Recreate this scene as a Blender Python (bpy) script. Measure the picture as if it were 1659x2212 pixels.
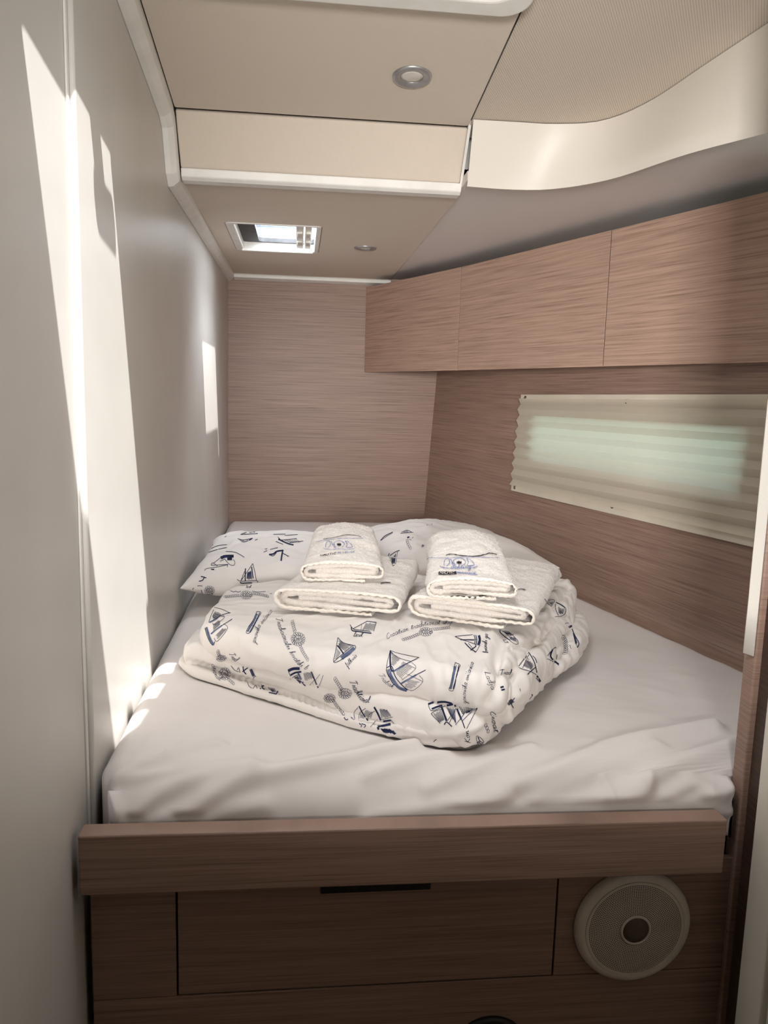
import bpy, bmesh, math, random
from mathutils import Vector, Matrix, noise
from mathutils.bvhtree import BVHTree
random.seed(7)
for o in list(bpy.data.objects): bpy.data.objects.remove(o)
SC = bpy.context.scene
COL = SC.collection
EZ = 1.45                      # eye height over the cabin floor; the builders work in eye-relative heights

# ------------------------------------------------------------------ camera
FPX = 1720.0
CAM_X = Vector((0.99406493, -0.10546196, 0.02669626))
CAM_Y = Vector((-0.01072572, 0.14919009, 0.98875036))
CAM_Z = Vector((-0.10825837, -0.9831684, 0.14717348))
cam = bpy.data.cameras.new('camera'); camo = bpy.data.objects.new('camera', cam); COL.objects.link(camo)
cam.sensor_fit = 'HORIZONTAL'; cam.sensor_width = 36; cam.lens = FPX/1659*36; cam.clip_start = .02
camo.matrix_world = Matrix(((CAM_X.x, CAM_Y.x, CAM_Z.x, 0), (CAM_X.y, CAM_Y.y, CAM_Z.y, 0), (CAM_X.z, CAM_Y.z, CAM_Z.z, EZ), (0, 0, 0, 1)))
SC.camera = camo
SC.cycles.max_bounces = 5; SC.cycles.diffuse_bounces = 3; SC.cycles.glossy_bounces = 2; SC.cycles.caustics_reflective = False; SC.cycles.caustics_refractive = False
def ray(px, py):
    return CAM_X*((px-829.5)/FPX) - CAM_Y*((py-1106)/FPX) - CAM_Z
def onz(px, py, z):
    d = ray(px, py); return d*(z/d.z)
def ony(px, py, y):
    d = ray(px, py); return d*(y/d.y)
def up_z(y): return .574 + .134*(1.80-y)          # sloping upper headliner
def on_up(px, py):
    d = ray(px, py); a = (.574+.134*1.8)/(d.z+.134*d.y); return d*a

# ------------------------------------------------------------------ world, sun, daylight, exposure
SC.view_settings.view_transform = 'Standard'; SC.view_settings.look = 'None'
SC.view_settings.exposure = 0.69; SC.view_settings.gamma = 1.0; SC.view_settings.use_curve_mapping = False
W = bpy.data.worlds.new('sky'); SC.world = W; W.use_nodes = True; W.cycles.sampling_method = 'NONE'
nt = W.node_tree; nt.nodes.clear()
def nn(t, typ, **kw):
    n = t.nodes.new(typ)
    for k, v in kw.items():
        if k in n.inputs.keys() if isinstance(k, str) else False: n.inputs[k].default_value = v
        else: setattr(n, k, v)
    return n
tc = nn(nt, 'ShaderNodeTexCoord'); mp = nn(nt, 'ShaderNodeMapping'); mp.inputs['Scale'].default_value = (2.2, 5, 3)
nz = nn(nt, 'ShaderNodeTexNoise'); nz.inputs['Scale'].default_value = 3; nz.inputs['Detail'].default_value = 6
cr = nn(nt, 'ShaderNodeValToRGB'); cr.color_ramp.elements[0].position = .36; cr.color_ramp.elements[1].position = .56
cr.color_ramp.elements[0].color = (.42, .58, .85, 1); cr.color_ramp.elements[1].color = (.95, .96, .98, 1)
sx = nn(nt, 'ShaderNodeSeparateXYZ'); hz = nn(nt, 'ShaderNodeValToRGB')
hz.color_ramp.elements[0].position = .46; hz.color_ramp.elements[1].position = .53
mr = nn(nt, 'ShaderNodeMapRange'); mr.inputs['From Min'].default_value = -1; mr.inputs['From Max'].default_value = 1
mx = nn(nt, 'ShaderNodeMixRGB'); mx.inputs['Color1'].default_value = (.80, 1.02, .98, 1)
bg = nn(nt, 'ShaderNodeBackground'); bg.inputs['Strength'].default_value = 1.15
wo = nn(nt, 'ShaderNodeOutputWorld')
L = nt.links.new
L(tc.outputs['Generated'], mp.inputs['Vector']); L(mp.outputs[0], nz.inputs['Vector']); L(nz.outputs['Fac'], cr.inputs[0])
L(tc.outputs['Generated'], sx.inputs[0]); L(sx.outputs['Z'], mr.inputs['Value']); L(mr.outputs[0], hz.inputs[0])
L(hz.outputs['Color'], mx.inputs['Fac']); L(cr.outputs[0], mx.inputs['Color2']); L(mx.outputs[0], bg.inputs['Color']); L(bg.outputs[0], wo.inputs[0])

SUN_D = Vector((-.45, .317, -1)).normalized()
sun = bpy.data.lights.new('sun', 'SUN'); sun.energy = 6.0; sun.angle = .0093; sun.color = (1, .97, .92)
suno = bpy.data.objects.new('sun', sun); COL.objects.link(suno); suno.location = (0, 0, 6)
suno.rotation_euler = SUN_D.to_track_quat('-Z', 'Y').to_euler()
def area(name, loc, aim, sx_, sy_, power, color):
    l = bpy.data.lights.new(name, 'AREA'); l.shape = 'RECTANGLE'; l.size = sx_; l.size_y = sy_; l.energy = power; l.color = color
    o = bpy.data.objects.new(name, l); COL.objects.link(o); o.location = (loc[0], loc[1], loc[2]+EZ)
    o.rotation_euler = Vector(aim).to_track_quat('-Z', 'Y').to_euler(); return o
area('hatch_daylight', (.085, 1.02, .715), (.22, .14, -1), .46, .36, 1.6, (.95, .97, 1)).data.spread = math.radians(120)
area('small_hatch_daylight', (-.045, 2.58, .53), (0, 0, -1), .17, .38, 4.6, (.93, .96, 1))
area('rear_fill', (-.10, -1.15, .10), (.22, 1, -.03), .40, .34, 5.2, (1, .97, .942)).data.spread = math.radians(50)  # added fill lamp behind the camera, in front of the solid rear wall

# ------------------------------------------------------------------ materials
MATS = {}
def srgb(r, g, b):
    f = lambda c: (c/255/12.92 if c/255 <= .04045 else ((c/255+.055)/1.055)**2.4)
    return (f(r), f(g), f(b), 1)
def base(name, col, rough=.5, metal=0, spec=.5):
    m = bpy.data.materials.new(name); m.use_nodes = True; t = m.node_tree
    b = t.nodes['Principled BSDF']; b.inputs['Base Color'].default_value = col; b.inputs['Roughness'].default_value = rough
    b.inputs['Metallic'].default_value = metal; b.inputs['Specular IOR Level'].default_value = spec
    MATS[name] = m; return m, t, b
def bump_noise(t, b, scale, strength, dist, detail=3, mapscale=None):
    c = nn(t, 'ShaderNodeTexCoord'); n = nn(t, 'ShaderNodeTexNoise'); n.inputs['Scale'].default_value = scale; n.inputs['Detail'].default_value = detail
    src = c.outputs['Object']
    if mapscale:
        m = nn(t, 'ShaderNodeMapping'); m.inputs['Scale'].default_value = mapscale; t.links.new(src, m.inputs[0]); src = m.outputs[0]
    t.links.new(src, n.inputs['Vector'])
    u = nn(t, 'ShaderNodeBump'); u.inputs['Strength'].default_value = strength; u.inputs['Distance'].default_value = dist
    t.links.new(n.outputs['Fac'], u.inputs['Height']); t.links.new(u.outputs[0], b.inputs['Normal']); return n
def tint(t, b, c1, c2, scale, mapscale=(1, 1, 1), lo=.35, hi=.65, detail=4):
    c = nn(t, 'ShaderNodeTexCoord'); m = nn(t, 'ShaderNodeMapping'); m.inputs['Scale'].default_value = mapscale
    n = nn(t, 'ShaderNodeTexNoise'); n.inputs['Scale'].default_value = scale; n.inputs['Detail'].default_value = detail
    r = nn(t, 'ShaderNodeValToRGB'); r.color_ramp.elements[0].position = lo; r.color_ramp.elements[1].position = hi
    r.color_ramp.elements[0].color = c1; r.color_ramp.elements[1].color = c2
    t.links.new(c.outputs['Object'], m.inputs[0]); t.links.new(m.outputs[0], n.inputs['Vector']); t.links.new(n.outputs['Fac'], r.inputs[0])
    t.links.new(r.outputs[0], b.inputs['Base Color']); return r, n, m
def wood(name, sc, dark=(114, 90, 78), mid=(152, 124, 109), light=(168, 140, 125)):
    # oak laminate: fine streaks stretched along the grain axis
    m, t, b = base(name, srgb(*mid), .42, 0, .35)
    c = nn(t, 'ShaderNodeTexCoord')
    def layer(k, scale, detail, lo, hi, ca, cb, dist=0.):
        mp_ = nn(t, 'ShaderNodeMapping'); mp_.inputs['Scale'].default_value = (sc[0]*k[0], sc[1]*k[0], sc[2]*k[1]) if True else None
        t.links.new(c.outputs['Object'], mp_.inputs[0])
        n = nn(t, 'ShaderNodeTexNoise'); n.inputs['Scale'].default_value = scale; n.inputs['Detail'].default_value = detail; n.inputs['Roughness'].default_value = .6; n.inputs['Distortion'].default_value = dist
        t.links.new(mp_.outputs[0], n.inputs['Vector'])
        r = nn(t, 'ShaderNodeValToRGB'); r.color_ramp.elements[0].position = lo; r.color_ramp.elements[1].position = hi
        r.color_ramp.elements[0].color = ca; r.color_ramp.elements[1].color = cb
        t.links.new(n.outputs['Fac'], r.inputs[0]); return r, n
    r1, n1 = layer((6, 560), 1, 4, .34, .58, srgb(*dark), srgb(*mid), .06)
    r2, n2 = layer((3, 190), 1, 3, .34, .66, (1, 1, 1, 1), (.15, .15, .15, 1), .06)
    r3, n3 = layer((1.2, 26), 1, 3, .3, .7, (.88, .88, .88, 1), (1.06, 1.05, 1.05, 1))
    mixa = nn(t, 'ShaderNodeMixRGB'); t.links.new(r2.outputs[0], mixa.inputs['Fac']); mixa.inputs['Color1'].default_value = srgb(*light); t.links.new(r1.outputs[0], mixa.inputs['Color2'])
    mul = nn(t, 'ShaderNodeMixRGB'); mul.blend_type = 'MULTIPLY'; mul.inputs['Fac'].default_value = .7
    t.links.new(mixa.outputs[0], mul.inputs['Color1']); t.links.new(r3.outputs[0], mul.inputs['Color2'])
    t.links.new(mul.outputs[0], b.inputs['Base Color'])
    u = nn(t, 'ShaderNodeBump'); u.inputs['Strength'].default_value = .25; u.inputs['Distance'].default_value = .0006
    t.links.new(n1.outputs['Fac'], u.inputs['Height']); t.links.new(u.outputs[0], b.inputs['Normal'])
    return m
wood('wood_x', (1, .15, 1)); wood('wood_y', (.15, 1, 1)); wood('wood_locker_lit', (.3, 1, 1), (132, 105, 91), (182, 150, 132), (196, 165, 147))  # locker copy of the same oak, stronger light put into its colour
m, t, b = base('wall_white', srgb(214, 209, 202), .38, 0, .45); tint(t, b, srgb(209, 204, 197), srgb(218, 213, 206), 3); bump_noise(t, b, 260, .04, .001)
m, t, b = base('gelcoat', srgb(220, 213, 202), .42, 0, .4); bump_noise(t, b, 380, .09, .001)
m, t, b = base('liner_grey', srgb(226, 218, 213), .6, 0, .3); bump_noise(t, b, 300, .05, .001)
m, t, b = base('white_plastic', srgb(236, 233, 226), .35); tint(t, b, srgb(231, 228, 221), srgb(239, 236, 230), 20)
m, t, b = base('cream_paint', srgb(236, 228, 212), .4); tint(t, b, srgb(232, 224, 208), srgb(240, 232, 216), 6)
m, t, b = base('floor_wood', srgb(120, 92, 70), .5); tint(t, b, srgb(96, 70, 52), srgb(134, 102, 78), 2, (2, 40, 1))
def headliner(name, c1, c2, wscale, rot):
    m, t, b = base(name, c1, .85, 0, .2)
    c = nn(t, 'ShaderNodeTexCoord'); mp_ = nn(t, 'ShaderNodeMapping'); mp_.inputs['Rotation'].default_value = (0, 0, rot)
    w = nn(t, 'ShaderNodeTexWave'); w.inputs['Scale'].default_value = wscale; w.inputs['Distortion'].default_value = .6; w.inputs['Detail Scale'].default_value = 8
    r = nn(t, 'ShaderNodeValToRGB'); r.color_ramp.elements[0].color = c2; r.color_ramp.elements[1].color = c1
    t.links.new(c.outputs['Object'], mp_.inputs[0]); t.links.new(mp_.outputs[0], w.inputs['Vector']); t.links.new(w.outputs['Fac'], r.inputs[0]); t.links.new(r.outputs[0], b.inputs['Base Color'])
    u = nn(t, 'ShaderNodeBump'); u.inputs['Strength'].default_value = .25; u.inputs['Distance'].default_value = .0006
    t.links.new(w.outputs['Fac'], u.inputs['Height']); t.links.new(u.outputs[0], b.inputs['Normal'])
headliner('fabric_panel', srgb(224, 211, 196), srgb(214, 201, 186), 150, .8)
headliner('fabric_weave', srgb(222, 209, 194), srgb(198, 185, 170), 75, .55)
def cotton(name, c1, c2):
    m, t, b = base(name, c1, .85, 0, .15); tint(t, b, c2, c1, 5)
    b.inputs['Sheen Weight'].default_value = .15
    bump_noise(t, b, 900, .06, .0006, 2); return m
cotton('sheet', srgb(239, 231, 227), srgb(234, 226, 221)); cotton('duvet_cotton', srgb(244, 237, 231), srgb(239, 231, 225))
m, t, b = base('terry', srgb(243, 235, 227), .95, 0, .1); tint(t, b, srgb(232, 222, 213), srgb(246, 239, 232), 420, (1, 1, 1), .3, .6)
b.inputs['Sheen Weight'].default_value = .3; bump_noise(t, b, 620, .55, .0022, 3)
m, t, b = base('hem', srgb(240, 231, 219), .85, 0, .15); bump_noise(t, b, 300, .3, .001)
m, t, b = base('ink_navy', srgb(32, 38, 66), .8, 0, .1); tint(t, b, srgb(26, 31, 54), srgb(48, 56, 90), 60)
m, t, b = base('ink_blue', srgb(96, 106, 136), .8, 0, .1); tint(t, b, srgb(82, 92, 122), srgb(116, 126, 154), 60)
m, t, b = base('ink_line', srgb(58, 63, 88), .8, 0, .1); tint(t, b, srgb(48, 53, 78), srgb(72, 77, 102), 60)
m, t, b = base('thread_blue', srgb(142, 150, 190), .7, 0, .2); tint(t, b, srgb(126, 134, 178), srgb(158, 166, 202), 200)
m, t, b = base('thread_black', srgb(40, 38, 44), .7, 0, .2); tint(t, b, srgb(32, 30, 36), srgb(52, 50, 58), 200)
m, t, b = base('satin_metal', (.42, .42, .43, 1), .38, .85); tint(t, b, (.38, .38, .39, 1), (.46, .46, .47, 1), 40)
m, t, b = base('chrome', (.93, .92, .90, 1), .16, 1); bump_noise(t, b, 30, .02, .001)
m, t, b = base('brass_screw', (.22, .20, .17, 1), .3, 1); tint(t, b, (.18, .16, .13, 1), (.30, .27, .23, 1), 300)
m, t, b = base('frosted_lens', srgb(214, 208, 198), .55); tint(t, b, srgb(208, 202, 192), srgb(220, 214, 205), 30)
m, t, b = base('speaker_plastic', srgb(216, 206, 193), .5); tint(t, b, srgb(210, 200, 187), srgb(222, 212, 199), 20)
m, t, b = base('dark_mesh', srgb(26, 22, 19), .7); tint(t, b, srgb(22, 18, 16), srgb(32, 28, 25), 50)
m, t, b = base('cap_bronze', srgb(96, 82, 68), .5, .3); bump_noise(t, b, 900, .4, .001)
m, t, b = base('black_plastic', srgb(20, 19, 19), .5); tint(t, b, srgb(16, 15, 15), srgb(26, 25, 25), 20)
m, t, b = base('dark_rubber', srgb(62, 62, 64), .6); tint(t, b, srgb(56, 56, 58), srgb(70, 70, 72), 30)
m, t, b = base('dark_wood_edge', srgb(70, 52, 42), .5); tint(t, b, srgb(58, 43, 35), srgb(84, 63, 51), 3, (2, 2, 60))
m, t, b = base('deck_core', srgb(200, 196, 188), .6); tint(t, b, srgb(195, 191, 183), srgb(206, 202, 194), 4)
def glassy(name, col, fac):
    m = bpy.data.materials.new(name); m.use_nodes = True; t = m.node_tree; t.nodes.clear()
    tr = nn(t, 'ShaderNodeBsdfTransparent'); tr.inputs[0].default_value = col
    gl = nn(t, 'ShaderNodeBsdfGlossy'); gl.inputs['Roughness'].default_value = .03
    fr = nn(t, 'ShaderNodeFresnel'); fr.inputs[0].default_value = 1.45
    ml = nn(t, 'ShaderNodeMath'); ml.operation = 'MULTIPLY'; ml.inputs[1].default_value = fac
    mxs = nn(t, 'ShaderNodeMixShader'); out = nn(t, 'ShaderNodeOutputMaterial')
    t.links.new(fr.outputs[0], ml.inputs[0]); t.links.new(ml.outputs[0], mxs.inputs[0]); t.links.new(tr.outputs[0], mxs.inputs[1]); t.links.new(gl.outputs[0], mxs.inputs[2]); t.links.new(mxs.outputs[0], out.inputs[0])
    MATS[name] = m
glassy('acrylic', (.93, .95, .97, 1), .6)
glassy('port_glass', (.86, .95, .93, 1), .6)
# blind: thin paper-like fabric, part of the daylight passes
m = bpy.data.materials.new('blind_fabric'); m.use_nodes = True; t = m.node_tree; t.nodes.clear()
df = nn(t, 'ShaderNodeBsdfDiffuse'); df.inputs[0].default_value = srgb(240, 230, 212)
tl = nn(t, 'ShaderNodeBsdfTranslucent'); tl.inputs[0].default_value = srgb(240, 238, 226)
ms = nn(t, 'ShaderNodeMixShader'); ms.inputs[0].default_value = .48; out = nn(t, 'ShaderNodeOutputMaterial')
c = nn(t, 'ShaderNodeTexCoord'); n = nn(t, 'ShaderNodeTexNoise'); n.inputs['Scale'].default_value = 30; r = nn(t, 'ShaderNodeMapRange')
r.inputs['To Min'].default_value = .38; r.inputs['To Max'].default_value = .50
t.links.new(c.outputs['Object'], n.inputs['Vector']); t.links.new(n.outputs['Fac'], r.inputs['Value']); t.links.new(r.outputs[0], ms.inputs[0])
t.links.new(df.outputs[0], ms.inputs[1]); t.links.new(tl.outputs[0], ms.inputs[2]); t.links.new(ms.outputs[0], out.inputs[0]); MATS['blind_fabric'] = m

# ------------------------------------------------------------------ mesh helpers (eye-relative coordinates)
def mesh_obj(name, verts, faces, mat, parent=None, smooth=False, bevel=0, seg=2, sharp=None):
    vs = [Vector(v) for v in verts]
    lo = Vector((min(v.x for v in vs), min(v.y for v in vs), min(v.z for v in vs))); hi = Vector((max(v.x for v in vs), max(v.y for v in vs), max(v.z for v in vs)))
    org = Vector(((lo.x+hi.x)/2, (lo.y+hi.y)/2, lo.z))
    me = bpy.data.meshes.new(name); me.from_pydata([tuple(v-org) for v in vs], [], faces); me.validate(); me.update()
    bm = bmesh.new(); bm.from_mesh(me)
    if not (sharp == 'open'): bmesh.ops.recalc_face_normals(bm, faces=bm.faces)
    bm.to_mesh(me); bm.free()
    if smooth: me.polygons.foreach_set('use_smooth', [True]*len(me.polygons))
    me.materials.append(MATS[mat])
    o = bpy.data.objects.new(name, me); COL.objects.link(o)
    wl = org+Vector((0, 0, EZ))
    o['_w'] = tuple(wl)
    if parent is not None:
        o.parent = parent; o.location = wl-Vector(parent['_w'])
    else: o.location = wl
    if bevel:
        b_ = o.modifiers.new('bevel', 'BEVEL'); b_.width = bevel; b_.segments = seg; b_.limit_method = 'ANGLE'; b_.angle_limit = .6
    return o
def thing(name, label, cat, loc, group=None):
    o = bpy.data.objects.new(name, None); COL.objects.link(o); o.empty_display_size = .05
    o.location = (loc[0], loc[1], loc[2]+EZ); o['_w'] = tuple(o.location); return tag(o, label, cat, group)
def tag(o, label, cat, group=None):
    o['label'] = label; o['category'] = cat
    if group: o['group'] = group
    return o
def struct(o, label=None, cat=None):
    o['kind'] = 'structure'
    if label: o['label'] = label
    if cat: o['category'] = cat
    return o
def box(x0, x1, y0, y1, z0, z1):
    v = [(x0, y0, z0), (x1, y0, z0), (x1, y1, z0), (x0, y1, z0), (x0, y0, z1), (x1, y0, z1), (x1, y1, z1), (x0, y1, z1)]
    f = [(0, 3, 2, 1), (4, 5, 6, 7), (0, 1, 5, 4), (1, 2, 6, 5), (2, 3, 7, 6), (3, 0, 4, 7)]
    return v, f
def join(*parts):
    V, F = [], []
    for v, f in parts:
        n = len(V); V += list(v); F += [tuple(i+n for i in q) for q in f]
    return V, F
def prism(poly, axis_fn_lo, axis_fn_hi):
    """closed outline -> solid; the two functions map an outline point to 3D for either cap"""
    n = len(poly); V = [axis_fn_lo(p) for p in poly]+[axis_fn_hi(p) for p in poly]
    F = [tuple(range(n))[::-1], tuple(range(n, 2*n))]+[(i, (i+1) % n, (i+1) % n+n, i+n) for i in range(n)]
    return V, F
def rrect(x0, x1, y0, y1, r, k=6):
    P = []
    for cx, cy, a in ((x1-r, y1-r, 0), (x0+r, y1-r, 90), (x0+r, y0+r, 180), (x1-r, y0+r, 270)):
        for i in range(k+1):
            q = math.radians(a+90*i/k); P.append((cx+r*math.cos(q), cy+r*math.sin(q)))
    return P
def ring_solid(outer, inner, lo, hi):
    """outline with a hole (same point count) extruded between two mapping functions"""
    n = len(outer); V = [lo(p) for p in outer]+[lo(p) for p in inner]+[hi(p) for p in outer]+[hi(p) for p in inner]; F = []
    for i in range(n):
        j = (i+1) % n
        F += [(i, j, j+n, i+n), (2*n+i, 3*n+i, 3*n+j, 2*n+j), (i, 2*n+i, 2*n+j, j), (n+i, n+j, 3*n+j, 3*n+i)]
    return V, F
def grid(fn, nu, nv, closed_u=False):
    V = [fn(i/(nu-(0 if closed_u else 1)), j/(nv-1)) for j in range(nv) for i in range(nu)]; F = []
    for j in range(nv-1):
        for i in range(nu if closed_u else nu-1):
            k = (i+1) % nu; F.append((j*nu+i, j*nu+k, (j+1)*nu+k, (j+1)*nu+i))
    return V, F
def catmull(P, n, closed=False):
    P = [Vector(p) for p in P]; m = len(P); out = []
    seg = m if closed else m-1
    dense = []
    for i in range(seg):
        p0 = P[(i-1) % m] if closed or i > 0 else P[0]; p1 = P[i]; p2 = P[(i+1) % m]; p3 = P[(i+2) % m] if closed or i+2 < m else P[-1]
        for k in range(16):
            t = k/16; dense.append(.5*((2*p1)+(p2-p0)*t+(2*p0-5*p1+4*p2-p3)*t*t+(3*p1-p0-3*p2+p3)*t**3))
    if not closed: dense.append(P[-1])
    else: dense.append(dense[0].copy())
    L_ = [0]
    for a, b_ in zip(dense, dense[1:]): L_.append(L_[-1]+(b_-a).length)
    k = 0; cnt = n if closed else n-1
    for i in range(n):
        s = L_[-1]*i/cnt
        while k < len(L_)-2 and L_[k+1] < s: k += 1
        d = L_[k+1]-L_[k]; out.append(dense[k].lerp(dense[k+1], (s-L_[k])/d if d > 1e-12 else 0))
    return out
def lathe(profile, seg, fn):
    """profile [(r,h)] turned about an axis; fn(rx, ry, h) -> point"""
    V, F = [], []
    for r, h in profile:
        for i in range(seg):
            a = 2*math.pi*i/seg; V.append(fn(r*math.cos(a), r*math.sin(a), h))
    for j in range(len(profile)-1):
        for i in range(seg):
            k = (i+1) % seg; F.append((j*seg+i, j*seg+k, (j+1)*seg+k, (j+1)*seg+i))
    F.append(tuple(range(seg))); F.append(tuple(range((len(profile)-1)*seg, len(profile)*seg)))
    return V, F

# ------------------------------------------------------------------ room shell
struct(mesh_obj('floor', *box(-.40, 1.5, -1.4, 3.6, -1.50, -1.45), 'floor_wood'))
wl = struct(mesh_obj('wall_left', *box(-.42, -.305, -1.4, 3.5, -1.45, .95), 'wall_white'))
mesh_obj('wall_panel', *box(-.305, -.299, -1.4, 1.118, -1.45, .95), 'wall_white', wl, bevel=.002)
mesh_obj('wall_panel', *box(-.305, -.290, 1.130, 3.385, -1.0, .62), 'wall_white', wl, bevel=.0045, seg=3)
mesh_obj('edge_strip', *box(-.305, -.2965, 1.119, 1.129, -1.0, .66), 'white_plastic', wl, bevel=.001)
wb = struct(mesh_obj('wall_back', *box(-.42, 1.4, 3.385, 3.5, -1.45, .62), 'wood_x'))
HS, HK = .231, .0565
def hull_x(y, z): return .551 + HS*(3.38-y) + HK*(z+.49)
def hullpt(y, z, off=0):
    n_ = Vector((1, HS, -HK)).normalized(); return Vector((hull_x(y, z), y, z)) + n_*off
def hull_hit(px, py):
    d = ray(px, py); a = (.551+HS*3.38+HK*.49)/(d.x+HS*d.y-HK*d.z); return d*a
# hull side lined in oak with the port opening
PY0, PY1, PZ0, PZ1 = 1.640, 2.535, -.205, -.062
def hull_slab(y0, y1, z0, z1, th=.05):
    V = [hullpt(y0, z0), hullpt(y1, z0), hullpt(y1, z1), hullpt(y0, z1), hullpt(y0, z0, th), hullpt(y1, z0, th), hullpt(y1, z1, th), hullpt(y0, z1, th)]
    return V, [(0, 1, 2, 3), (4, 7, 6, 5), (0, 4, 5, 1), (1, 5, 6, 2), (2, 6, 7, 3), (3, 7, 4, 0)]
hole = rrect(PY0, PY1, PZ0, PZ1, .012, 4); outer = rrect(1.0, 3.386, -.55, .10, .001, 4)
# opening ring: same angular layout for both outlines
wr = struct(mesh_obj('wall_right', *join(ring_solid(outer, hole, lambda p: hullpt(p[0], p[1]), lambda p: hullpt(p[0], p[1], .03)),
      hull_slab(1.0, 3.386, -1.45, -.55, .03)), 'wood_y'))
def fillet(u, v):
    y = 1.0+2.386*u; a = v*math.pi/2; p = hullpt(y, -.50); return Vector((p.x-.05*(1-math.cos(a)) , y, -.50-.06*math.sin(a)))
mesh_obj('bottom_fillet', *grid(fillet, 12, 8), 'wood_y', wr, smooth=True, sharp='open')
w3 = struct(mesh_obj('window_3', *ring_solid(rrect(PY0-.03, PY1+.03, PZ0-.03, PZ1+.03, .03, 4), rrect(PY0+.004, PY1-.004, PZ0+.004, PZ1-.004, .012, 4), lambda p: hullpt(p[0], p[1], .031), lambda p: hullpt(p[0], p[1], .05)), 'dark_rubber'))
mesh_obj('pane', *prism(rrect(PY0-.01, PY1+.01, PZ0-.01, PZ1+.01, .01, 4), lambda p: hullpt(p[0], p[1], .038), lambda p: hullpt(p[0], p[1], .044)), 'port_glass', w3)
# far right bulkhead beside the bed foot, and the pale door frame beside the camera
bh = struct(mesh_obj('wall_front', *box(.721, 1.5, 1.035, 1.070, -1.45, .62), 'wood_x'))
mesh_obj('bulkhead_post', *box(.678, .7205, 1.072, 1.102, -1.45, .60), 'wood_y', bh, bevel=.003, seg=3)
d1 = struct(mesh_obj('door_1', *box(.684, .72, -1.4, .968, -1.45, .95), 'cream_paint', bevel=.002))
mesh_obj('door_frame', *box(.6755, .72, .973, 1.030, -1.45, .95), 'cream_paint', d1, bevel=.004, seg=3)
mesh_obj('edge_board', *box(.688, .72, 1.0305, 1.0715, -1.45, .60), 'dark_wood_edge', d1, bevel=.001)
pp = [(.6770, 1.0735), (.6700, 1.0905), (.6708, 1.0930), (.6778, 1.0945), (.6778, 1.0735)]
pull = mesh_obj('pull_handle', *prism(pp, lambda p: Vector((p[0], p[1], -.372)), lambda p: Vector((p[0], p[1], .40))), 'chrome', bh, bevel=.0008); pull['label'] = 'long polished metal finger pull'
struct(mesh_obj('wall_rear', *box(-.42, 1.5, -1.5, -1.4, -1.45, 1.2), 'wall_white'))
struct(mesh_obj('low_light_block', *box(-.305, .684, -.38, -.34, -1.45, -.10), 'wood_x'))  # unseen partition, added to keep the rear fill off rail and drawer

# ------------------------------------------------------------------ ceiling
XL, XR = -.262, .360
HX0, HX1, HY0, HY1 = -.160, .330, .80, 1.335            # big hatch recess
SX0, SX1, SY0, SY1 = -.212, .062, 2.352, 2.800           # small hatch recess
LZ = .462
upl = lambda o: (lambda p: Vector((p[0], p[1], up_z(p[1])+o)))
def rect4(x0, x1, y0, y1, k=6): return rrect(x0, x1, y0, y1, .0008, k)
deck = join(ring_solid(rect4(-.40, 1.5, -1.4, 1.915), rect4(HX0, HX1, HY0, HY1), upl(.03), upl(.055)),
            ring_solid(rect4(-.40, 1.5, 1.900, 3.5), rect4(SX0, SX1, SY0, SY1), lambda p: Vector((p[0], p[1], .49)), lambda p: Vector((p[0], p[1], .515))),
            box(-.40, 1.5, 1.900, 1.915, .49, .63))
ce = struct(mesh_obj('ceiling', *deck, 'deck_core'))
mesh_obj('headliner_panel', *ring_solid(rrect(XL, XR-.003, 1.378-.8, 1.796, .006, 6), rrect(HX0, HX1, HY0, HY1, .03, 6), upl(.0), upl(.02)), 'fabric_panel', ce, bevel=.003)
# step panel between the high and the low headliner
mesh_obj('step_panel', *prism([(1.803, .573), (1.873, .476), (1.885, .484), (1.815, .582)], lambda p: Vector((XL, p[0], p[1])), lambda p: Vector((XR-.001, p[0], p[1]))), 'fabric_panel', ce, bevel=.004, seg=3)
mesh_obj('low_headliner', *ring_solid(rrect(-.275, .372, 1.925, 3.372, .006, 6), rrect(SX0, SX1, SY0, SY1, .02, 6), lambda p: Vector((p[0], p[1], LZ)), lambda p: Vector((p[0], p[1], LZ+.018))), 'fabric_panel', ce, bevel=.004, seg=3)
# moulded band curving along the hull side: top edge, bottom edge traced at their own heights
top = [on_up(*p) for p in ((1030, 263), (1120, 268), (1200, 272), (1300, 265), (1400, 225), (1530, 140), (1659, 55))]
bot = [onz(*p, .472) for p in ((1012, 384), (1110, 391), (1200, 389), (1320, 367), (1480, 312), (1659, 262))]
def ext(P, n_=3):
    d = (P[-1]-P[-2]).normalized(); d.z = 0; return P+[P[-1]+d*.35, P[-1]+d*.9]
top[0].x = bot[0].x = XR+.004
tc_ = catmull(ext(top), 60); bc_ = catmull(ext(bot), 60)
lip = []
for i, p in enumerate(bc_):
    d = bc_[min(59, i+1)]-bc_[max(0, i-1)]; d = Vector((-d.y, d.x, 0)).normalized(); lip.append(Vector((p.x, p.y, .455))+d*.005)
for p in tc_: p.z = up_z(p.y)+.004
band = mesh_obj('moulded_band', *grid(lambda u, v: (lambda i: tc_[i].lerp(bc_[i], v/.8) if v <= .801 else bc_[i].lerp(lip[i], (v-.8)/.2))(round(u*59)), 60, 11), 'gelcoat', ce, smooth=True, sharp='open')
mesh_obj('side_headliner', *join(([Vector((XR+.002, 1.86, up_z(1.86)+.006)), Vector((1.5, 1.86, up_z(1.86)+.006)), Vector((1.5, -1.4, up_z(-1.4)+.006)), Vector((XR+.002, -1.4, up_z(-1.4)+.006))], [(0, 1, 2, 3)])), 'fabric_weave', ce)
def liner(u, v):
    i = round(u*59); p = lip[i]; q = Vector((min(1.42, max(.372, p.x+.05)+v*.75), p.y+(3.40-p.y)*v, 0))
    return q
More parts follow.
